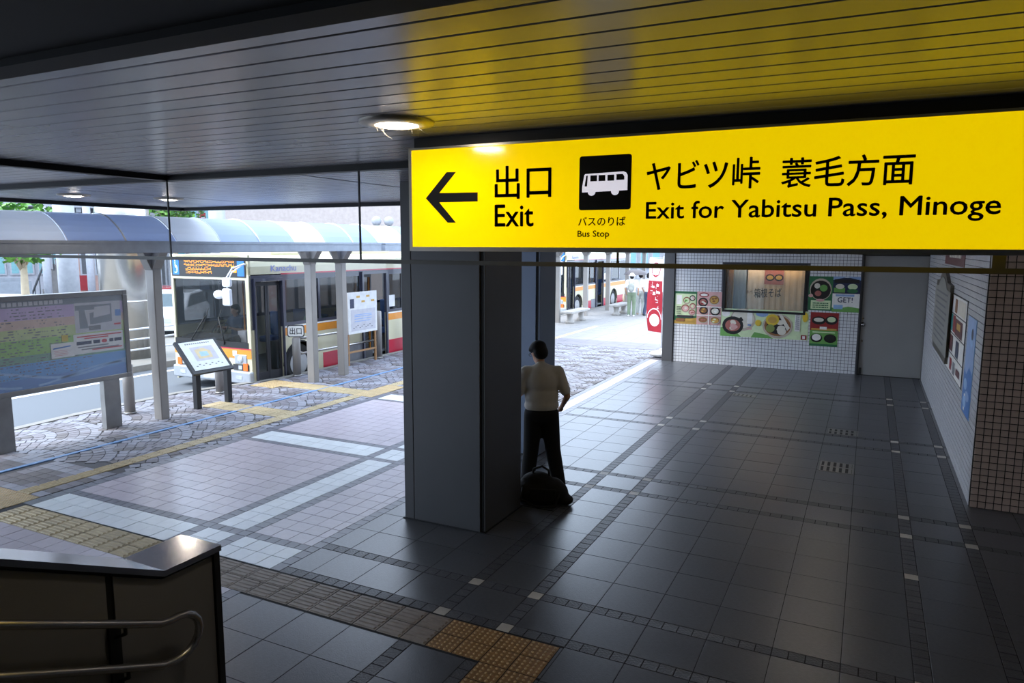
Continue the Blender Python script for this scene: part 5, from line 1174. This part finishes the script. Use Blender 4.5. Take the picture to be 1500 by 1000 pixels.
# overhead walkway with columns and stairs
def dp(px, dist, z): x_, y_ = along(px, dist); return Vector((x_, y_, z))
wk = thing('footbridge', 'white elevated walkway deck with plain soffit above the far pavement', 'footbridge', tuple(dp(60, 34, 0)))
A0, A1 = dp(-150, 33, 0), dp(215, 33, 0); dv = (A1-A0).normalized(); nv = Vector((dv.y, -dv.x, 0))
if nv.dot(-A0) < 0: nv = -nv
def slab(a, b, w0, w1, z0, z1, n, m, par): MB().prism([a+nv*w0+Vector((0, 0, z0)), b+nv*w0+Vector((0, 0, z0)), b+nv*w1+Vector((0, 0, z0)), a+nv*w1+Vector((0, 0, z0))], (0, 0, z1-z0)).build(n, m, par)
slab(A0, A1, -3, 1, 4.15, 4.7, 'deck', 'deck_under', wk); slab(A0, A1, .9, 1.05, 4.55, 5.9, 'parapet', 'b_white', wk); slab(A0, A1, -.6, -.2, 3.85, 4.15, 'girder', 'b_grey', wk)
for i in range(12):
    c_ = A0.lerp(A1, (i+.5)/12); slab(c_-dv*.08, c_+dv*.08, -.2, .9, 3.98, 4.15, 'rib', 'b_grey', wk)
x, y = along(100, 27); cyl('white_column', 'white round column standing behind the notice board', 'column', x, y, .30, 5.2, 'b_white')
for px_, lb in ((69, 'slim white post left of the round white column'), (133, 'slim white post right of the round white column')):
    x, y = along(px_, 31); cyl('white_post', lb, 'post', x, y, .13, 4.4, 'b_white', grp='slim white posts under the walkway')
stt = thing('outdoor_stairs', 'dark outdoor staircase with railings climbing under the walkway', 'stairs', tuple(dp(70, 35, -.25)))
S0, S1 = dp(42, 32.5, -.2), dp(94, 32.5, -.2)
for i in range(14):
    a = S0.lerp(S1, i/14); b = S0.lerp(S1, (i+1)/14)
    MB().prism([a, b, b-nv*2.0, a-nv*2.0], (0, 0, .2*(i+1))).build('step', 'stair_dark', stt)
MB().tube([S0+nv*.05+Vector((0, 0, 1.0)), S1+nv*.05+Vector((0, 0, 3.8))], .04, 6).build('stair_rail', 'b_dark', stt)
for i in range(0, 15, 2):
    a = S0.lerp(S1, i/14)+nv*.05; MB().tube([a+Vector((0, 0, .2*i)), a+Vector((0, 0, 1.0+.2*i))], .02, 5).build('baluster', 'b_dark', stt)
pn = thing('slat_screen', 'grey slatted screen wall left of the outdoor stairs', 'screen', tuple(dp(14, 30.5, -.25)))
for i in range(22):
    a = dp(-8+i*2.0, 30.5, -.2); MB().prism([a, a+dv*.22, a+dv*.22-nv*.05, a-nv*.05], (0, 0, 1.7)).build('slat', 'b_grey', pn)
MB().prism([dp(-10, 30.6, 1.5), dp(37, 30.6, 1.5), dp(37, 30.7, 1.5), dp(-10, 30.7, 1.5)], (0, 0, .12)).build('rail', 'b_grey', pn)
def fence(x0, y0, x1, y1, lb, h=.85, z=-.1, n=8, bars=(.35, .60, .85), grp='white road guard rails'):
    t = thing('road_fence', lb, 'railing', ((x0+x1)/2, (y0+y1)/2, z), group=grp)
    for i in range(n+1): x_, y_ = x0+(x1-x0)*i/n, y0+(y1-y0)*i/n; MB().tube([(x_, y_, z), (x_, y_, z+h)], .035, 8).build('post', 'fence_white', t)
    for b in bars: MB().tube([(x0, y0, z+b), (x1, y1, z+b)], .024, 8).build('bar', 'fence_white', t)
md = MB().box(-20.5, -15.6, -30, 75, -.25, -.1).build('traffic_island', 'kerb'); tag(md, kind='structure')
fence(-15.9, 3, -15.9, 15.0, 'white three-bar guard rail across the road, left of the bus', n=6)
fence(-15.9, 16.2, -15.9, 40, 'white three-bar guard rail across the road, hidden mostly behind the bus', n=10)
def building(name, lb, px0, px1, dist, z1, wall, wins, rows, cols_, wmat='b_glass', z0=-.25, depth=8, zr=(.1, .9), ur=(.05, .95)):
    a, b = dp(px0, dist, 0), dp(px1, dist, 0); d_ = (b-a).normalized(); n_ = Vector((d_.y, -d_.x, 0))
    if n_.dot(-a) < 0: n_ = -n_
    t = thing(name, lb, 'building', tuple((a+b)/2+Vector((0, 0, z0))))
    MB().prism([a+Vector((0, 0, z0)), b+Vector((0, 0, z0)), b-n_*depth+Vector((0, 0, z0)), a-n_*depth+Vector((0, 0, z0))], (0, 0, z1-z0)).build('wall', wall, t)
    MB().prism([a+n_*.3+Vector((0, 0, z1)), b+n_*.3+Vector((0, 0, z1)), b-n_*depth+Vector((0, 0, z1)), a-n_*depth+Vector((0, 0, z1))], (0, 0, .3)).build('roof', 'b_grey', t)
    l = (b-a).length
    for r in range(rows):
        for c_ in range(cols_):
            u0 = ur[0]+(ur[1]-ur[0])*(c_+.12)/cols_; u1 = ur[0]+(ur[1]-ur[0])*(c_+.88)/cols_; v0 = zr[0]+(zr[1]-zr[0])*(r+.2)/rows; v1 = zr[0]+(zr[1]-zr[0])*(r+.85)/rows
            A = a+d_*l*u0+n_*.02; B2 = a+d_*l*u1+n_*.02; h0, h1 = z0+(z1-z0)*v0, z0+(z1-z0)*v1
            f_ = MB().prism([A+Vector((0, 0, h0)), B2+Vector((0, 0, h0)), B2+Vector((0, 0, h1)), A+Vector((0, 0, h1))], tuple(n_*.06)).build('window', 'b_white', t)
            k = .08; MB().prism([A+n_*.06+d_*k+Vector((0, 0, h0+k)), B2+n_*.06-d_*k+Vector((0, 0, h0+k)), B2+n_*.06-d_*k+Vector((0, 0, h1-k)), A+n_*.06+d_*k+Vector((0, 0, h1-k))], tuple(n_*.01)).build('pane', wmat, f_)
    return t
building('white_building', 'white building with a slatted balcony far behind the walkway', -60, 100, 47, 7.5, 'b_white', 1, 2, 7, depth=2.5)
bd = building('pink_building', 'pale pink house with a red door behind the white column', 113, 160, 42, 8.0, 'b_pink', 1, 2, 2, 'b_dark', depth=4)
q = dp(116, 41.8, .5); MB().prism([q, q+dv*.5, q+dv*.5-nv*.1, q-nv*.1], (0, 0, .75)).build('red_door', 'car_red', bd)
building('low_shop', 'low pale shop building seen between pillar and bus', 190, 262, 40, 4.6, 'b_white', 1, 1, 5, 'b_dark', zr=(.1, .6))
building('glass_building', 'grey building with teal glass above the shelter roof', 205, 345, 50, 11, 'b_grey', 1, 4, 6)
building('beige_hall', 'large beige building block above the shelter and bus roof', 330, 640, 34, 12.5, 'b_beige', 1, 1, 3, 'b_dark', zr=(.40, .43), ur=(.15, .6))
building('street_block', 'pale street building beyond the farther bus stop', 780, 930, 62, 9.0, 'b_white', 1, 3, 7)
building('teal_shop', 'white shop building with teal glazing behind the walking people', 895, 1010, 52, 8.0, 'b_white', 1, 2, 6)
x, y = along(322, 30); cyl('concrete_pier', 'pale square-topped concrete pier above the shelter roof', 'pier', x, y, .30, 5.5, 'b_white')
sb_ = thing('red_sign', 'small red shop sign above the shelter roof beside the pier', 'sign', tuple(dp(301, 40, 3.9)))
q = dp(297, 40, 3.95); dd = (dp(305, 40, 0)-dp(297, 40, 0))
MB().prism([q, q+dd, q+dd+nv*.1, q+nv*.1], (0, 0, .42)).build('board', 'car_red', sb_); MB().prism([q+dd*.2+nv*.11+Vector((0, 0, .16)), q+dd*.8+nv*.11+Vector((0, 0, .16)), q+dd*.8+nv*.12+Vector((0, 0, .26)), q+dd*.2+nv*.12+Vector((0, 0, .26))], (0, 0, .0)).build('lettering', 'tee_white', sb_)
MB().tube([tuple(q+dd*.5+Vector((0, 0, 0))), tuple(q+dd*.5-Vector((0, 0, 4.2)))], .06, 8).build('pole', 'b_grey', sb_)
def tree(lb, px_, dist, zt, rad, zc_, m='leaf', n=900, grp='street trees'):
    x_, y_ = along(px_, dist); t = thing('tree', lb, 'tree', (x_, y_, -.25), group=grp)
    MB().tube([(0, 0, 0), (.05, 0, zc_*.5), (0, .05, zc_)], [.14, .11, .07], 8).build('trunk', 'bark', t, world=False)
    br = MB()
    for i in range(6): a = i*1.05; br.tube([(0, 0, zc_*.8), (rad*.5*math.cos(a), rad*.5*math.sin(a), zc_+.5)], [.05, .02], 5)
    br.build('branches', 'bark', t, world=False)
    lf = MB(); rnd = random.Random(int(px_))
    for i in range(n):
        d_ = Vector((rnd.gauss(0, 1), rnd.gauss(0, 1), rnd.gauss(0, 1))).normalized()*rad*rnd.random()**.4; d_.z *= .75
        c_ = Vector((0, 0, zc_+rad*.4))+d_; a = Vector((rnd.gauss(0, 1), rnd.gauss(0, 1), rnd.gauss(0, .5))).normalized()*.13; b = a.orthogonal().normalized()*.07
        lf.add([c_-a, c_+b, c_+a, c_-b], [(0, 1, 2, 3)], rnd.random() < .4)
    o = lf.build('foliage', ['leaf', 'leaf_dark'], t, world=False, fixn=False); o['kind'] = 'stuff'
tree('young street tree with a pale trunk left of the white posts', 33, 24, 4, 1.15, 2.9)
tree('leafy tree rising above the shelter roof beside the steel pillar', 258, 36, 5, 1.4, 4.2)
def car(lb, px_, dist, rz, m):
    x_, y_ = along(px_, dist); t = thing('car', lb, 'car', (x_, y_, -.25), rz, 'cars across the road')
    pr_ = [(-2.1, .35), (-2.1, .8), (-1.9, .95), (-1.1, 1.0), (-.5, 1.45), (1.1, 1.48), (1.8, 1.0), (2.1, .9), (2.1, .35)]
    MB().prism([(a, -.8, b) for a, b in pr_], (0, 1.6, 0)).build('body', m, t, world=False, bevel=.06)
    MB().prism([(a, -.81, b) for a, b in [(-.95, 1.02), (-.48, 1.38), (1.05, 1.40), (1.6, 1.02)]], (0, 1.62, 0)).build('windows', 'car_glass', t, world=False)
    MB().quad((-1.06, -.7, 1.03), (-1.06, .7, 1.03), (-.55, .62, 1.43), (-.55, -.62, 1.43)).build('windscreen', 'car_glass', t, world=False)
    for a in (-1.35, 1.3):
        for b in (-.8, .62): MB().lathe((a, b, .32), [(.2, -.01), (.32, 0), (.32, .18), (.2, .19)], 18, ax=(0, 1, 0)).build('wheel', 'rubber', t, world=False)
    for b in (-.6, .4): MB().box(-2.12, -2.05, b, b+.22, .62, .76).build('headlight', 'headlamp', t, world=False)
car('white car seen between the shelter post and the bus', 246, 27, 2.2, 'car_white'); car('dark red car parked behind the steel pillar', 213, 30, 2.0, 'car_red')
car('pale car whose bonnet shows above the notice board at the left edge', -30, 27, 1.9, 'car_white')
lp = thing('street_lamp', 'twin white globe street lamp above the farther shelter roof', 'street lamp', tuple(dp(562, 30, -.25)))
MB().tube([tuple(dp(562, 30, -.25)), tuple(dp(562, 30, 3.6))], .06, 8).build('pole', 'b_grey', lp)
for px_ in (553, 571):
    c_ = dp(px_, 30, 3.75); MB().ball(c_, .20).build('globe', 'b_white', lp); MB().tube([tuple(dp(562, 30, 3.5)), tuple(c_-Vector((0, 0, .2)))], .03, 6).build('arm', 'b_grey', lp)
